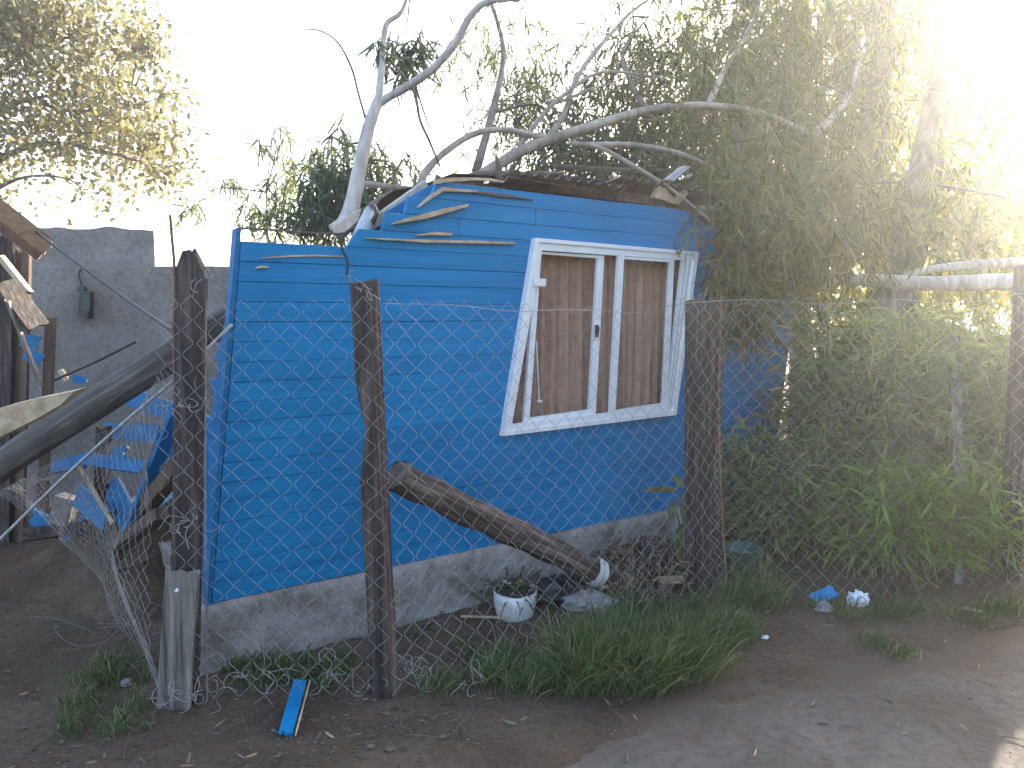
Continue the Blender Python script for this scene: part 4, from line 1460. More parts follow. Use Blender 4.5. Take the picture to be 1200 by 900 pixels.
# pale forked bough standing on the crushed corner -------------------------
fb = thing('forked_bough', H(*HW(404, 272), 0), 'bare pale forked gum bough standing on the crushed roof corner', 'bough')
m_ = MB()
limb(m_, [(393, 272, 3.85), (405, 262, 3.88), (413, 240, 3.9), (422, 195, 3.92), (432, 150, 3.95), (443, 118, 3.98)], [.046, .046, .038, .034, .031, .027], 31, 12)
m_.build('stem', M['gum_bark'], fb, smooth=True)
for px, rd, sd_ in (([(443, 120, 3.98), (446, 90, 4.0), (449, 55, 4.05), (453, 28, 4.1), (470, 14, 4.12), (480, -15, 4.15), (490, -60, 4.2)], [.022, .018, .016, .015, .011, .009, .007], 32),
                    ([(441, 124, 3.98), (455, 114, 3.98), (480, 100, 3.95), (510, 78, 3.9), (535, 48, 3.86), (552, 18, 3.84), (572, 2, 3.82), (610, -2, 3.85), (680, -10, 3.9)], [.023, .021, .020, .020, .019, .018, .016, .011, .006], 33),
                    ([(428, 138, 3.96), (420, 110, 4.0), (412, 80, 4.0), (396, 50, 4.02), (375, 36, 4.05), (355, 34, 4.1)], [.007, .006, .006, .005, .004, .003], 34),
                    ([(453, 66, 4.02), (470, 86, 4.05), (486, 110, 4.1), (492, 140, 4.1), (503, 165, 4.15), (516, 196, 4.2)], [.006, .007, .008, .008, .007, .006], 35),
                    ([(488, 103, 4.08), (497, 132, 4.12), (508, 160, 4.15)], [.005, .005, .003], 36),
                    ([(480, -5, 4.15), (478, 20, 4.3), (474, 45, 4.4)], [.005, .004, .003], 37)):
    m_ = MB(); limb(m_, px, rd, sd_, 8); m_.build('branch', M['gum_bark' if sd_ < 34 else 'twig'], fb, smooth=True)
L_, T_ = Leaves(), MB()
strands(L_, T_, W(482, 45, 4.4), (.035, .05, .05), 22, (.15, .32), cols=GUM_BLUE, leaf=(.07, .12))
strands(L_, T_, W(440, 47, 4.05), (.01, .01, .01), 2, (.05, .1), cols=GUM_BLUE)
strands(L_, T_, W(510, 90, 4.3), (.08, .05, .02), 3, (.05, .12), cols=GUM_BLUE, per=(2, 4), leaf=(.05, .08))
o_ = T_.build('twigs', M['twig'], fb); o_['kind'] = 'stuff'; o_ = L_.build('foliage', M['leaf'], fb); o_['kind'] = 'stuff'
# torn bark plate at its foot
t = MB(); b = W(395, 268, 3.84)
strip = prism([(388, 268), (410, 252), (424, 244), (420, 258), (404, 272), (393, 273)], .06, .08, .08)
strip.build('torn_bark', M['gum_bark'], fb)

# saplings behind the house, seen over the low left part -------------------
def sapling(name, base, top, label, clumps_, cols, n=1.0, stem_r=.03, leafmat='leaf', seed=0, **kw):
    t = thing(name, (base.x, base.y, 0), label, 'tree')
    mb = MB()
    b0 = Vector((base.x, base.y, -.05))
    r = random.Random(seed)
    mid = b0.lerp(top, .5) + Vector((r.uniform(-.15, .15), r.uniform(-.1, .1), 0))
    st = crv([b0, mid, top], 8)
    mb.tube(st, np.linspace(stem_r, stem_r * .35, len(st)), 7, rough=.1, seed=seed)
    mb.build('trunk', M['twig'], t, smooth=True)
    L, T, B_ = Leaves(), MB(), MB()
    up = [st[len(st) // 2:]]
    for i_, (u, v, y_, sp, n_, sl_) in enumerate(clumps_):
        c = W(u, v, y_)
        B_ = MB()
        if connect(B_, up, c, stem_r * .4, i_): B_.build('bough', M['twig'], t, smooth=True)
        strands(L, T, c, (sp, sp, sp * .8), int(n_ * n), (sl_ * .6, sl_ * 1.15), cols=cols, **kw)
    o = T.build('twigs', M['twig'], t); o['kind'] = 'stuff'
    o = L.build('foliage', M[leafmat], t, keep=sun_gap); o['kind'] = 'stuff'
    return t
sapling('gum_sapling', W(400, 600, 5.6), W(405, 170, 5.6), 'leafy young gum tree behind the low broken corner of the blue house',
        [(400, 185, 5.5, .13, 26, .45), (440, 175, 5.6, .15, 20, .3), (380, 215, 5.5, .12, 26, .4), (460, 200, 5.7, .14, 16, .35), (375, 170, 5.6, .08, 10, .3), (420, 215, 5.5, .15, 26, .4), (365, 240, 5.5, .1, 14, .3), (385, 250, 5.4, .12, 20, .25), (430, 240, 5.5, .14, 18, .3)], GUM_BLUE, 1.2, seed=2)
sapling('gum_sapling', W(305, 600, 5.9), W(312, 225, 5.9), 'thin sparse gum sapling between the plastered wall and the blue house',
        [(325, 215, 5.8, .06, 7, .25), (300, 240, 5.9, .08, 8, .25), (335, 240, 5.7, .06, 9, .25), (310, 160, 6.2, .06, 5, .25), (345, 185, 6.0, .05, 5, .2), (235, 240, 6.2, .04, 4, .2), (265, 205, 6.5, .05, 4, .2), (322, 140, 6.2, .05, 4, .25)], GUM_BLUE, 1.0, stem_r=.018, seed=5)

# standing trees on the right ------------------------------------------------
def big_tree(name, label, trunk_px, trunk_r, boughs, clumps_, cols, leafmat, seed, leaf, wid, mat='dark_bark', slen=.8, **kw):
    b0 = W(*trunk_px[0])
    t = thing(name, (b0.x, b0.y, 0), label, 'tree')
    mb = MB()
    pts = crv([Vector((b0.x, b0.y, -.1))] + [W(*p) for p in trunk_px[1:]], 6)
    rad = np.interp(np.linspace(0, 1, len(pts)), np.linspace(0, 1, len(trunk_r)), trunk_r)
    mb.tube(pts, rad, 12, rough=.12, seed=seed)
    mb.build('trunk', M[mat], t, smooth=True)
    ls = [pts]
    for k, (px, rd) in enumerate(boughs):
        m2 = MB(); ls.append(limb(m2, px, rd, seed + k, 7)); m2.build('bough', M[mat], t, smooth=True)
    L, T, B_ = Leaves(), MB(), MB()
    r = np.random.default_rng(seed)
    for i_, (u, v, y_, sp, n_) in enumerate(clumps_):
        c = W(u, v, y_)
        if c.z > 8.6: continue
        B_ = MB()
        if connect(B_, ls, c, .02, i_ + seed): B_.build('bough', M['twig'], t, smooth=True)
        strands(L, T, c, (sp, sp, sp * .75), int(n_ * 2.5), (slen * .5, slen * 1.2), cols=cols, leaf=leaf, wid=wid, r=r, **kw)
    o = T.build('twigs', M['twig'], t); o['kind'] = 'stuff'
    o = L.build('crown', M[leafmat], t, keep=sun_gap); o['kind'] = 'stuff'
    return t
big_tree('gum_tree', 'tall standing gum tree with a dark straight trunk behind the fallen trunks', [(1042, 600, 8.2), (1040, 400, 8.2), (1032, 250, 8.3), (1022, 180, 8.3), (1030, 60, 8.4), (1040, -60, 8.6), (1050, -180, 8.8)], [.19, .18, .165, .15, .14, .12, .08],
         [([(1030, 90, 8.4), (1070, 20, 8.6), (1120, -60, 8.8)], [.08, .06, .03]), ([(1026, 130, 8.4), (990, 60, 8.3), (960, -20, 8.2)], [.07, .05, .025])],
         [(1000, 20, 8.6, .45, 36), (1060, 0, 8.8, .45, 30), (1000, 100, 8.5, .4, 34), (960, 90, 8.5, .4, 30), (1060, 90, 9.0, .4, 24), (1100, 40, 9.0, .4, 22), (980, 160, 8.6, .35, 26), (1060, 170, 9.0, .35, 22), (960, -20, 8.4, .45, 30), (1100, -60, 9, .5, 24), (1020, -80, 8.8, .5, 30)],
         LIT + GUM, 'leaf_lit', 101, (.10, .16), (.02, .034))
big_tree('gum_tree', 'leaning rough trunk tree rising behind the bamboo', [(1042, 640, 7.0), (1048, 420, 7.0), (1062, 300, 7.05), (1082, 210, 7.1), (1098, 130, 7.2), (1108, 40, 7.3), (1120, -60, 7.5)], [.17, .165, .16, .15, .13, .11, .07],
         [([(1098, 130, 7.2), (1140, 60, 7.5), (1180, -10, 7.8)], [.07, .05, .02])],
         [(1110, 110, 7.6, .35, 26), (1140, 190, 7.4, .35, 26), (1080, 250, 7.4, .3, 24), (1150, 270, 7.4, .35, 28), (1050, 220, 7.6, .3, 22), (1130, 30, 7.8, .35, 18), (1190, 200, 7.6, .35, 22), (1180, 290, 7.4, .3, 24)],
         LIT, 'leaf_lit', 131, (.09, .14), (.03, .05), slen=.6)
big_tree('gum_tree', 'slim dark trunk tree behind the hanging gum leaves', [(938, 600, 9.2), (938, 400, 9.2), (936, 200, 9.2), (934, 110, 9.2), (938, 20, 9.3), (945, -80, 9.4)], [.14, .13, .125, .12, .1, .06],
         [], [(900, 60, 9.2, .45, 30), (960, 60, 9.4, .45, 30), (920, 140, 9.3, .45, 34), (980, 200, 9.2, .4, 30), (930, 220, 9.0, .4, 30), (1010, 260, 9.2, .4, 30), (870, 100, 9.2, .4, 26), (960, 290, 9.0, .4, 28), (1020, 150, 9.6, .4, 26), (900, -20, 9.3, .5, 24)],
         LIT, 'leaf_lit', 151, (.08, .13), (.03, .05), slen=.6)
big_tree('gum_tree', 'far yellow green tree filling the gap beyond the bamboo', [(1345, 600, 11), (1340, 300, 11), (1335, 150, 11), (1330, 20, 11.2)], [.2, .18, .15, .08],
         [], [(1200, 260, 11, .5, 34), (1120, 300, 11, .5, 34), (1260, 230, 11, .5, 34), (1050, 290, 11.5, .5, 30), (1150, 220, 11.5, .5, 22), (980, 310, 11.5, .5, 26), (1220, 320, 10.5, .5, 34), (1140, 340, 10.5, .5, 34), (1060, 350, 10.5, .5, 30), (1290, 300, 10.5, .6, 40), (1000, 350, 11, .5, 30), (900, 330, 11, .5, 30), (840, 330, 11, .5, 30), (780, 300, 11, .5, 30), (860, 250, 11, .5, 26), (770, 230, 11, .4, 20)],
         LIT, 'leaf_lit', 171, (.09, .15), (.035, .06), slen=.8)

# broad leaved tree at the left ------------------------------------------------
pt = thing('broadleaf_tree', W(-60, 600, 9.5), 'broad leaved tree with yellowing leaves behind the plastered wall', 'tree')
m_ = MB()
tp = limb(m_, [(-62, 640, 9.5), (-60, 300, 9.5), (-50, 150, 9.5), (-30, 40, 9.4), (-10, -60, 9.4)], [.2, .18, .15, .1, .06], 41, 10)
m_.build('trunk', M['dark_bark'], pt, smooth=True)
ls = [tp]
for k, px in enumerate(([(-52, 180, 9.5), (20, 120, 9.3), (80, 130, 9.1), (150, 125, 9.0)], [(-50, 150, 9.5), (30, 60, 9.4), (110, 40, 9.3)], [(-56, 220, 9.5), (40, 170, 9.2), (130, 180, 9.0), (190, 200, 9.0)], [(-30, 40, 9.4), (50, 0, 9.3), (100, -40, 9.3)], [(-60, 260, 9.5), (20, 210, 9.0), (90, 215, 8.9), (91, 262, 8.8)])):
    m2 = MB(); ls.append(limb(m2, px, [.045, .03, .018, .008] if k < 4 else [.04, .02, .01, .003], 50 + k, 6)); m2.build('bough', M['dark_bark'], pt, smooth=True)
L_, T_, B_ = Leaves(), MB(), MB()
SYC = [(.17, .165, .09), (.13, .135, .075), (.21, .19, .11), (.10, .115, .065), (.19, .17, .07)]
r_ = np.random.default_rng(77)
cl = []
for _ in range(125):
    u = r_.uniform(-90, 190); v = r_.uniform(-90, 215)
    lim = 215 - 40 * abs(v - 140) / 120 if v > 40 else 90 + 110 * max(0, (v + 20)) / 60
    low = 235 if u < 60 else 215 - .12 * (u - 60)
    if u < min(lim, 200) and v < low: cl.append((u, v, r_.uniform(8.6, 10.2)))
cl += [(165, 50, 9.0), (185, 55, 9.0), (200, 110, 9.0), (205, 155, 9.0), (190, 205, 8.9), (210, 200, 8.9), (120, 215, 8.9)]
for i_, (u, v, y_) in enumerate(cl):
    c = np.array(W(u, v, y_))
    connect(B_, ls, c, .012, i_)
    n = 190 if u < 160 else 100
    sp = .26 if u < 160 else .13
    ps_ = c + r_.normal(size=(n, 3)) * sp
    L_.add(ps_, r_.normal(size=(n, 3)) + np.array([0, 0, -.6]), r_.uniform(.045, .085, n), r_.uniform(.038, .07, n), mixcols(n, SYC, r_))
o_ = B_.build('twigs', M['twig'], pt); o_['kind'] = 'stuff'
o_ = L_.build('crown', M['leaf_syc'], pt, profile=(.3, .65, 1.0, .8)); o_['kind'] = 'stuff'

# bamboo thicket behind the fence ---------------------------------------------
BAM = [(.145, .195, .078), (.18, .225, .10), (.115, .155, .066), (.205, .225, .115), (.16, .21, .065)]
BAMB = [(.13, .22, .04), (.11, .19, .045), (.16, .23, .055)]
def bamboo(u, Yb, h, nst, seed, label, cols=BAM, spread=.22, lean=(0, 0), fl=(.07, .165), dens=1.0, group='bamboo clumps behind the wire fence'):
    r = np.random.default_rng(seed)
    x = W(u, 500, Yb).x
    g0 = gzs(x, Yb)
    t = thing('bamboo_clump', (x, Yb, g0), label, 'bamboo', group)
    L, S = Leaves(), MB()
    for k in range(nst):
        b0 = np.array([x + r.normal() * spread * .5, Yb + r.normal() * spread * .4, g0 - .03])
        hh = h * r.uniform(.6, 1.05)
        az = r.uniform(0, 6.28); ln = r.uniform(.1, .45) * hh
        dx = np.array([math.cos(az) * ln + lean[0] * hh, math.sin(az) * ln * .7 + lean[1] * hh, 0])
        tt = np.linspace(0, 1, 9)[:, None]
        pts = b0 + np.array([0, 0, hh]) * (tt * 1.05 - .12 * tt ** 3) + dx * tt ** 1.8
        if in_gap(pts): continue
        S.tube(pts, np.linspace(.0055, .002, 9), 5, col=None)
        nf = int(30 * dens * hh / 1.3) + 5
        for q_ in range(nf):
            f = r.uniform(.12, 1) ** .8
            i_ = min(int(f * 8), 7); ff = f * 8 - i_
            p = pts[i_] * (1 - ff) + pts[i_ + 1] * ff
            a2 = r.uniform(0, 6.28); sl = r.uniform(.05, .26)
            d0 = np.array([math.cos(a2), math.sin(a2), r.uniform(-.1, .5)])
            tip = p + d0 * sl
            if not in_gap([p, tip]): S.tube([p, (p + tip) / 2 + np.array([0, 0, .015]), tip], [.0018, .0014, .0008], 3, caps=False)
            m_ = int(r.integers(5, 11))
            dd = d0 * .55 + r.normal(size=(m_, 3)) * .75 + np.array([0, 0, -.12])
            bs = p + (tip - p) * r.uniform(.4, 1, (m_, 1))
            L.add(bs, dd, r.uniform(*fl, m_), r.uniform(.009, .019, m_), mixcols(m_, cols, r, .42))
    if S.n == 0 or not L.b:
        bpy.data.objects.remove(t); return None
    S.build('stems', M['twig'], t)
    o = L.build('foliage', M['leaf'], t, profile=(.2, .85, .65, .7), droop=.14, keep=sun_gap); o['kind'] = 'stuff'
    return t
lab0 = 'dense dusty green bamboo clump behind the wire fence'
for i_, (u, y_, h, n_) in enumerate(((935, 4.75, .75, 12), (978, 4.9, 1.2, 16), (1000, 4.7, 1.55, 18), (1040, 4.75, 1.6, 18), (1085, 4.8, 1.6, 18), (1130, 4.8, 1.4, 16), (1170, 4.9, 1.4, 16), (1215, 4.9, 1.35, 16), (1000, 5.3, 1.45, 14), (1060, 5.3, 1.7, 14), (1130, 5.4, 1.55, 12), (1260, 5.0, 1.4, 14), (900, 4.6, .85, 10), (1450, 5.3, 1.5, 13), (1530, 5.4, 1.4, 13))):
    bamboo(u, y_, h, n_, 300 + i_, lab0)
for i_, (u, y_, h, n_) in enumerate(((1045, 4.28, .62, 11), (1020, 4.35, .8, 9), (1075, 4.3, .7, 9), (1130, 4.38, .6, 10), (1175, 4.4, .6, 10))):
    bamboo(u, y_, h, n_, 340 + i_, 'bright green low bamboo shoots pushing through the wire at the fence foot', BAMB, .16, group='bright bamboo shoots at the fence foot', lean=(0, -.25), dens=.9)
# one bare leaning cane in front
b = MB(); b.tube(crv([G(1090, 728), W(1070, 680, 4.0), W(1052, 640, 4.12)], 6), [.012] * 13, 6, rough=.1); tag(b.build('dry_cane', M['twig'], smooth=True), 'bare brown cane leaning out of the bamboo onto the path edge', 'cane')

# fallen trunks and boards beyond the thicket ------------------------------------
for (px, rd, sd_, lab) in (([(945, 333, 5.9), (1010, 328, 6.0), (1090, 332, 6.1), (1200, 330, 6.2), (1330, 334, 6.3)], [.035, .05, .06, .07, .07], 61, 'thick pale fallen trunk lying level above the bamboo'),
                           ([(1060, 322, 6.4), (1110, 313, 6.4), (1200, 307, 6.5), (1330, 300, 6.6)], [.02, .035, .045, .05], 62, 'thinner pale trunk lying above the thick fallen trunk'),
                           ([(925, 345, 5.55), (945, 352, 5.5), (975, 368, 5.4)], [.03, .03, .024], 63, 'short broken pale branch end beside the house corner')):
    m_ = MB(); limb(m_, px, rd, sd_, 10)
    t_ = m_.build('fallen_log', M['gum_bark'], smooth=True); tag(t_, lab, 'log')
for (px, lab) in (([(985, 228, 6.0), (1030, 243, 6.0)], 'pale split board hanging in the branches'),):
    loose('split_board', W(*px[0]), W(*px[1]), .09, .03, 'gum_bark', lab, jag=.05)
bw = thing('board_screen', W(1110, 600, 5.75), 'weathered grey board screen half hidden behind the bamboo', 'screen')
for k in range(7):
    u = 1080 + k * 19
    b = MB(); b.beam(W(u, 640, 5.75), W(u + 1, 398 + random.uniform(-4, 4), 5.75), .11, .02, roll=0, jag=.012); b.build('board', M['grey_wood'], bw)
b = MB(); b.beam(W(1070, 430, 5.78), W(1215, 430, 5.78), .03, .07); b.build('rail', M['brown_wood'], bw)
b = MB(); b.beam(G(1124, 690), W(1119, 395, 4.6), .05, .05); tag(b.build('stake', M['grey_wood']), 'grey stake standing in the bamboo', 'stake')

# grass ------------------------------------------------------------------------
GR = [(.07, .12, .038), (.095, .15, .05), (.055, .095, .038), (.13, .155, .07), (.24, .205, .12), (.10, .16, .05)]
L_ = Leaves()
r_ = np.random.default_rng(5)
tufts = []
while len(tufts) < 95:
    u = r_.uniform(545, 885); v = r_.uniform(700, 815)
    tl = 735 - .05 * (u - 545) if u < 680 else 712
    bt = 815 - max(0, (u - 760)) * .28
    if u < 600: tl, bt = 745, 800
    if tl < v < bt and not (560 < u < 655 and v < 775): tufts.append((u, v, (.42 if v < 750 else .6 if v < 770 else .88) * (.6 if 545 < u < 665 else 1)))
tufts += [(r_.uniform(850, 900), r_.uniform(690, 720), .7) for _ in range(10)]
tufts += [(515, 806, .45), (508, 800, .4), (522, 800, .4)]
tufts += [(r_.uniform(60, 170), r_.uniform(770, 850), .35) for _ in range(16)]
tufts += [(r_.uniform(270, 400), r_.uniform(770, 800), .35) for _ in range(18)]
tufts += [(r_.uniform(950, 1200), r_.uniform(715, 735), .4) for _ in range(16)]
tufts += [(r_.uniform(1000, 1060), r_.uniform(750, 770), .25) for _ in range(5)]
for (u, v, k) in tufts:
    p = G(u, v); g0 = gzs(p.x, p.y)
    n = int((150 if k > .5 else 60) * r_.uniform(.7, 1.2))
    bs = np.array([p.x, p.y, g0 - .01]) + r_.normal(size=(n, 3)) * np.array([.05, .05, 0]) * (.6 + .4 * k)
    az = r_.normal(-.9, 1.2, n) + r_.normal() * .7
    tl = r_.uniform(.08, .85, n)
    d = np.stack([np.cos(az) * tl, np.sin(az) * tl, np.ones(n)], 1)
    L_.add(bs, d, r_.uniform(.16, .44, n) * k, r_.uniform(.003, .0062, n), mixcols(n, GR, r_, .3))
gr = thing('grass', G(700, 780), 'long uncut green grass growing in tufts along the fence foot', 'grass')
gr['kind'] = 'stuff'
o_ = L_.build('blades', M['grass'], gr, profile=(.35, .9, .75, .65), droop=.30); o_['kind'] = 'stuff'
# dry twiggy weeds around the log foot
L_, T_ = Leaves(), MB()
wd_ = thing('dry_weeds', G(740, 705), 'dry straw coloured weeds around the foot of the leaning log', 'weeds')
for k in range(60):
    p = G(r_.uniform(690, 800), r_.uniform(690, 725)); g0 = gzs(p.x, p.y)
    d = np.array([r_.normal() * .5, r_.normal() * .5, 1]); h = r_.uniform(.12, .32)
    a_ = np.array([p.x, p.y, g0 - .01])
    T_.tube([a_, a_ + d * h * .5, a_ + d * h + np.array([r_.normal() * .03, 0, 0])], [.002, .0017, .001], 3, col=(.22, .17, .11))
    L_.add(a_ + d * h * r_.uniform(.3, 1, (3, 1)), r_.normal(size=(3, 3)), r_.uniform(.03, .07, 3), r_.uniform(.006, .012, 3), mixcols(3, [(.25, .19, .11), (.2, .16, .09)], r_))
wd_['kind'] = 'stuff'
o_ = T_.build('stalks', M['dry'], wd_); o_['kind'] = 'stuff'
o_ = L_.build('leaves', M['dry'], wd_); o_['kind'] = 'stuff'

# dense hedge along the lane to the right, outside the frame: the window panes mirror it
hd = thing('hedge', (9.5, -1.0, 0), 'tall dense hedge lining the lane beyond the fence end', 'hedge')
L_ = Leaves(); r_ = np.random.default_rng(91)
n = 20000
ps_ = np.stack([9.5 + r_.normal(0, .55, n), r_.uniform(-7.5, 5.0, n), r_.uniform(.0, 1, n) ** .8 * 6.6], 1)
ps_[:, 2] *= 1 - .25 * np.abs(np.sin(ps_[:, 1] * 1.3))
L_.add(ps_, r_.normal(size=(n, 3)), r_.uniform(.18, .34, n), r_.uniform(.12, .24, n), mixcols(n, [(.12, .14, .05), (.16, .17, .06), (.08, .10, .04), (.2, .17, .08)], r_))
o_ = L_.build('foliage', M['leaf_lit'], hd, simple=True, keep=sun_gap); o_['kind'] = 'stuff'
T_ = MB()
for k in range(9):
    T_.tube(crv([(9.5, -7 + k * 1.45, -.05), (9.45 + random.uniform(-.1, .1), -7 + k * 1.45, 1.6), (9.5, -6.9 + k * 1.45, 4.8)], 4), np.linspace(.07, .02, 9), 6)
o_ = T_.build('stems', M['dark_bark'], hd); o_['kind'] = 'stuff'
# ------------------------------------------------------------------ small things on the ground
def lathe(mb, c, prof, n=20, wob=0.0, seed=0, tilt=None):
    r = random.Random(seed)
    V = []
    w = [1 + r.uniform(-wob, wob) for _ in range(n)]
    for (rr_, z_) in prof:
        for i in range(n):
            a_ = 2 * math.pi * i / n
            V.append(Vector((rr_ * math.cos(a_) * w[i], rr_ * math.sin(a_) * w[i], z_ + (r.uniform(-wob, wob) * .06 if wob else 0))))
    if tilt: V = [tilt @ v for v in V]
    V = [tuple(v + Vector(c)) for v in V]
    mb.add(V, [(k * n + i, k * n + (i + 1) % n, (k + 1) * n + (i + 1) % n, (k + 1) * n + i) for k in range(len(prof) - 1) for i in range(n)] + [tuple(range(n - 1, -1, -1))])
pc_ = G(604, 719); pc_.z = gzs(pc_.x, pc_.y)
pot = thing('plant_pot', pc_, 'chipped white plastic pot with withered plant under the leaning log', 'pot')
b = MB(); lathe(b, pc_, [(.085, -.01), (.098, .02), (.108, .08), (.112, .14), (.106, .142), (.10, .10)], 22, .03, 3, Matrix.Rotation(.08, 3, 'X')); b.build('body', M['white_plastic'], pot, smooth=True)
b = MB(); lathe(b, pc_ + Vector((0, 0, .0)), [(.02, .136), (.06, .137), (.104, .130)], 16, .06, 4); b.add([tuple(pc_ + Vector((.05 * math.cos(a_), .05 * math.sin(a_), .138))) for a_ in np.linspace(0, 6.28, 9)[:-1]], [tuple(range(8))]); b.build('soil', M['soil_dark'], pot)
L_ = Leaves()
n = 80
az = r_.uniform(0, 6.28, n)
L_.add(np.array(pc_) + np.array([0, 0, .12]) + r_.normal(size=(n, 3)) * [.03, .03, .01], np.stack([np.cos(az), np.sin(az), r_.uniform(-.3, 1.3, n)], 1), r_.uniform(.12, .26, n), r_.uniform(.012, .022, n), mixcols(n, [(.05, .085, .055), (.04, .07, .05), (.2, .14, .08), (.07, .1, .06)], r_))
o_ = L_.build('plant', M['leaf'], pot, droop=.5)

def lump(name, c, size, mat, label, cat, seed, amp=.35, sub=3, sharp=2.5):
    import bmesh
    bm = bmesh.new(); bmesh.ops.create_icosphere(bm, subdivisions=sub, radius=1)
    mb = MB()
    V = []
    for v in bm.verts:
        nn = mnoise.noise(v.co * sharp + Vector((seed, 0, 0))) * amp + mnoise.noise(v.co * sharp * 2.7 + Vector((0, seed, 0))) * amp * .5
        p = v.co * (1 + nn)
        V.append((c[0] + p.x * size[0], c[1] + p.y * size[1], c[2] + max(p.z, -.35) * size[2]))
    mb.add(V, [tuple(x.index for x in f.verts) for f in bm.faces])
    bm.free()
    return tag(mb.build(name, M[mat]), label, cat)
def on(u, v, dz=0.0):
    p = G(u, v); p.z = gzs(p.x, p.y) + dz
    return p
c = on(656, 708, .04); lump('plastic_bag', c, (.15, .10, .10), 'black', 'crumpled black plastic bag behind the white pot', 'bag', 4)
c = on(690, 716, .02); lump('cloth_bundle', c, (.14, .09, .055), 'fabric', 'grey flattened cloth bundle in the grass behind the wire', 'cloth', 9)
mc = on(775, 676, .03); md_ = lump('soil_mound', mc, (.34, .22, .12), 'soil_dark', 'low dark mound of earth and dry leaves against the plinth', 'mound', 13, .5, 4, 3.0)
n = 420
th = r_.uniform(0, 6.28, n); rr_ = np.sqrt(r_.uniform(0, 1, n))
mp_ = np.stack([mc.x + np.cos(th) * rr_ * .36, mc.y + np.sin(th) * rr_ * .24, mc.z + .13 * np.sqrt(1 - .8 * rr_ ** 2) + r_.normal(0, .012, n)], 1)
L_ = Leaves(); dl_ = r_.normal(size=(n, 3)); dl_[:, 2] *= .6
L_.add(mp_, dl_, r_.uniform(.03, .11, n), r_.uniform(.008, .024, n), mixcols(n, [(.10, .06, .04), (.15, .09, .055), (.07, .045, .03), (.19, .12, .07)], r_, .35))
o_ = L_.build('dry_leaves', M['dry'], md_); o_['kind'] = 'stuff'
c = on(1005, 716, .03); lump('crumpled_paper', c, (.052, .04, .05), 'paper', 'crumpled white and pale blue paper at the bamboo foot', 'paper', 21, .5, 3, 3.2)
c = on(966, 722, .02); lump('crumpled_paper', c, (.04, .03, .03), 'fabric', 'torn grey paper scrap under the blue board piece', 'paper', 24, .5)
c = on(896, 752, .008); lump('paper_scrap', c, (.018, .014, .012), 'paper', 'tiny white scrap on the bare earth below the fence', 'scrap', 27, .5, 2)
c = on(148, 795, .01); lump('paper_scrap', c, (.022, .018, .02), 'fabric', 'small pale scrap below the collapsed mesh', 'scrap', 29, .5, 2)
def stick(name, a_, b_, w, h, mat, label, cat, roll=0, jag=.02):
    p, q = on(*a_[:2], a_[2]), on(*b_[:2], b_[2])
    return loose(name, p, q, w, h, mat, label, cat, roll, jag)
bl = stick('blue_board_scrap', (334, 862, .012), (352, 806, .05), .05, .016, 'blue', 'blue painted board offcut with a splintered end on the earth before the wire', 'board', .25, .02)
b = MB(); b.beam(on(339.5, 862, .014) + Vector((.022, 0, 0)), on(357, 806, .05) + Vector((.022, 0, 0)), .006, .019, .25, jag=.01)
ORG[bl.name] = Vector(bl.location)
b.build('raw_edge', M['pale_wood'], bl)
loose('blue_board_scrap', on(950, 716, .03), W(979, 692, 3.86), .065, .012, 'blue', 'bright blue board piece lying beside the crumpled paper', 'board', .55, .015)
stick('wood_offcut', (772, 699, .06), (812, 695, .06), .035, .03, 'pale_wood', 'short pale timber offcut at the foot of the broad post', 'offcut')
stick('wood_offcut', (692, 703, .05), (716, 706, .06), .05, .02, 'pale_wood', 'small pale chip of wood at the log foot', 'offcut')
stick('dry_cane', (540, 722, .02), (596, 728, .03), .009, .009, 'pale_wood', 'thin pale cane lying in front of the white pot', 'cane', jag=.005)
stick('dry_cane', (1128, 716, .01), (1152, 722, .012), .012, .01, 'pale_wood', 'pale dry stick at the foot of the bamboo', 'stick', jag=.01)
# dark green bucket behind the broad post
pb = on(868, 690)
bk = thing('green_bucket', pb, 'dark green plastic bucket beside the broad post behind the wire', 'bucket')
b = MB(); lathe(b, pb, [(.075, 0), (.08, .01), (.1, .2), (.106, .205), (.106, .215), (.096, .215), (.09, .12)], 22); b.build('body', M['green_plastic'], bk, smooth=True)
b = MB(); b.tube([pb + Vector((.106 * math.cos(a_), -.03 - .05 * math.sin(a_), .205 - .05 * math.sin(a_))) for a_ in np.linspace(0, math.pi, 12)], .003, 5); b.build('handle', M['old_wire'], bk)

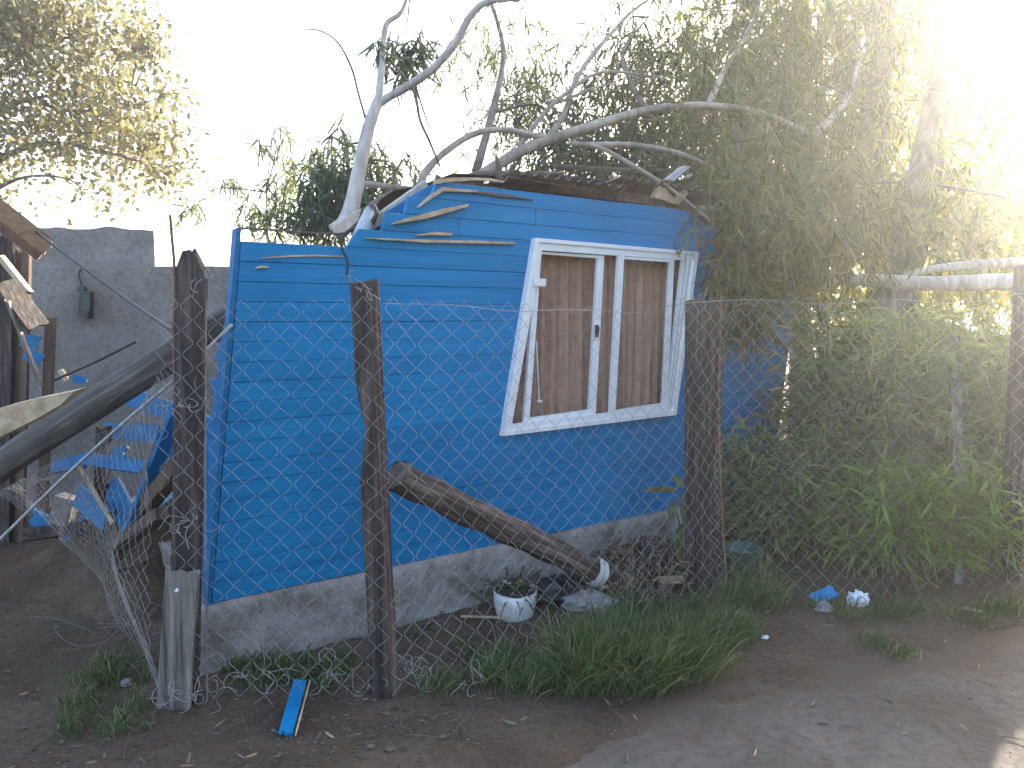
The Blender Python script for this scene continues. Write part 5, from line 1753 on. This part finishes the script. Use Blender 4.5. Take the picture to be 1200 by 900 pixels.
# yellowing broad leaved plant beside the broad post
cp = on(800, 668)
cn = thing('canna_plant', cp, 'yellowing broad leaved plant against the plinth beside the broad post', 'plant')
b = MB(); 
tops = [W(796, 572, 4.32), W(806, 560, 4.3), W(790, 590, 4.35)]
for tp_ in tops: b.tube(crv([cp + Vector((0, 0, -.02)), (cp + tp_) / 2 + Vector((.02, 0, 0)), tp_], 5), np.linspace(.008, .004, 11), 6)
b.build('stem', M['twig'], cn, smooth=True)
for k, (p, q, w_, col_) in enumerate((((797, 575, 4.3), (752, 573, 4.2), .055, (.22, .2, .05)), ((800, 572, 4.3), (788, 552, 4.35), .07, (.12, .17, .05)), ((804, 566, 4.3), (826, 560, 4.2), .08, (.16, .19, .05)), ((803, 575, 4.3), (806, 620, 4.15), .10, (.1, .15, .05)), ((790, 585, 4.33), (786, 610, 4.3), .06, (.14, .15, .05)), ((808, 600, 4.25), (802, 645, 4.15), .05, (.24, .2, .05)), ((800, 612, 4.25), (795, 650, 4.25), .08, (.09, .13, .05)))):
    a_, e_ = W(*p), W(*q)
    d_ = e_ - a_
    L1 = Leaves(); L1.add(np.array(a_), np.array(d_), d_.length, w_, np.array(col_))
    L1.build('leaf', M['leaf'], cn, profile=(.3, .9, .7, .8), seed=k + 2)

# broad green weeds along the plinth behind the wire
for (u, v, n, sz, lab) in ((330, 790, 26, .10, 'low broad leaved weed under the plinth between the posts'), (480, 742, 16, .10, 'small dark green weed right of the notched post'), (590, 668, 40, .15, 'dark strappy green plant against the plinth above the white pot'), (395, 770, 20, .08, 'leafy weed at the foot of the plinth beside the notched post')):
    p = on(u, v) if v != 668 else on(600, 705)
    t = thing('weed_plant', p, lab, 'weed')
    az = r_.uniform(0, 6.28, n)
    L_ = Leaves(); L_.add(np.array(p) + r_.normal(size=(n, 3)) * [.07, .03, .004], np.stack([np.cos(az), np.sin(az) * .6, r_.uniform(.3, 1.4, n)], 1), r_.uniform(sz * .8, sz * 1.8, n), r_.uniform(.018, .035, n), mixcols(n, [(.045, .09, .04), (.06, .11, .05), (.09, .12, .06)], r_))
    L_.build('leaves', M['leaf'], t, droop=.4)

# litter, pebbles and clods: too many to count
L_ = Leaves()
n = 900
us, vs = r_.uniform(0, 1200, n), r_.uniform(660, 900, n)
pp = np.array([list(G(a_, b_)) for a_, b_ in zip(us, vs)])
keep_ = (r_.random(n) < np.where(edge_d(pp[:, 0], pp[:, 1]) > -.05, .8, .22))
pp = pp[keep_]; n = len(pp)
pp[:, 2] = np.maximum(gz(pp[:, 0], pp[:, 1]), np.where(edge_d(pp[:, 0], pp[:, 1]) < 0, .004, -1)) + .004
d = r_.normal(size=(n, 3)); d[:, 2] *= .15
L_.add(pp, d, r_.uniform(.015, .06, n), r_.uniform(.006, .018, n), mixcols(n, [(.16, .11, .07), (.24, .17, .10), (.10, .07, .05), (.3, .2, .1), (.13, .12, .08)], r_, .35))
lt = thing('leaf_litter', (0, 3, 0), 'scattered dry leaves and bits of bark on the earth', 'litter'); lt['kind'] = 'stuff'
o_ = L_.build('dry_leaves', M['dry'], lt, droop=-.1); o_['kind'] = 'stuff'
pbm = MB()
ico = [(0, 0, 1), (.9, 0, .3), (.28, .85, .3), (-.72, .52, .3), (-.72, -.52, .3), (.28, -.85, .3), (0, 0, -.4)]
icf = [(0, 1, 2), (0, 2, 3), (0, 3, 4), (0, 4, 5), (0, 5, 1), (6, 2, 1), (6, 3, 2), (6, 4, 3), (6, 5, 4), (6, 1, 5)]
ico = np.array(ico)
for k in range(2600):
    u, v = r_.uniform(-20, 1220), r_.uniform(640, 905)
    p = G(u, v)
    e_ = edge_d(p.x, p.y)
    if e_ < -.12 and r_.random() < .8: continue
    s = r_.uniform(.002, .0075) * (2.2 if r_.random() < .03 else 1)
    zb_ = gzs(p.x, p.y)
    if e_ < 0: zb_ = max(zb_, 0.0)
    R = np.array(Matrix.Rotation(r_.uniform(0, 6.28), 3, 'Z'))
    pbm.add((ico * (s * r_.uniform(.7, 1.4), s * r_.uniform(.7, 1.4), s * .7)) @ R.T + np.array([p.x, p.y, zb_ + s * .2]), icf)
o_ = pbm.build('pebbles', M['pebble']); tag(o_, 'small stones and clods scattered over the earth', 'pebbles', kind='stuff')
T_ = MB()
for k in range(90):
    u, v = r_.uniform(0, 1200), r_.uniform(690, 890)
    p = G(u, v)
    if edge_d(p.x, p.y) < -.15 and r_.random() < .6: continue
    g0 = max(gzs(p.x, p.y), 0 if edge_d(p.x, p.y) < 0 else -1) + .005
    a_ = r_.uniform(0, 6.28); ln = r_.uniform(.04, .22)
    m0 = np.array([p.x, p.y, g0]); dd = np.array([math.cos(a_), math.sin(a_), 0]) * ln
    nn_ = np.array([dd[1], -dd[0], 0])
    T_.tube(crv([m0, m0 + dd * .4 + nn_ * r_.uniform(-.15, .15), m0 + dd * .75 + nn_ * r_.uniform(-.15, .15) + np.array([0, 0, .006]), m0 + dd], 3), np.linspace(.0019, .0008, 10), 4)
o_ = T_.build('dry_twigs', M['rot_end']); tag(o_, 'thin dry twigs strewn over the earth and pavement', 'twigs', kind='stuff')

# ------------------------------------------------------------------ haze
if VEIL_DENSITY > 0:
    hb = MB(); hb.box((0, 25, 4.2), (304, 254, 10.6))  # scattering volume added to imitate the veil of lens glare
    hz_ = hb.build('veil', None)
    hm = bpy.data.materials.new('veil'); hm.use_nodes = True
    hn = hm.node_tree
    hn.nodes.remove(hn.nodes['Principled BSDF'])
    pvn = hn.nodes.new('ShaderNodeVolumePrincipled')
    pvn.inputs['Color'].default_value = (.96, .96, .94, 1)
    pvn.inputs['Density'].default_value = VEIL_DENSITY
    pvn.inputs['Anisotropy'].default_value = VEIL_ANISO
    hn.links.new(pvn.outputs[0], hn.nodes['Material Output'].inputs['Volume'])
    hz_.data.materials.append(hm)
    tag(hz_, 'thin sunlit haze volume added to imitate lens glare', 'veil', kind='stuff')
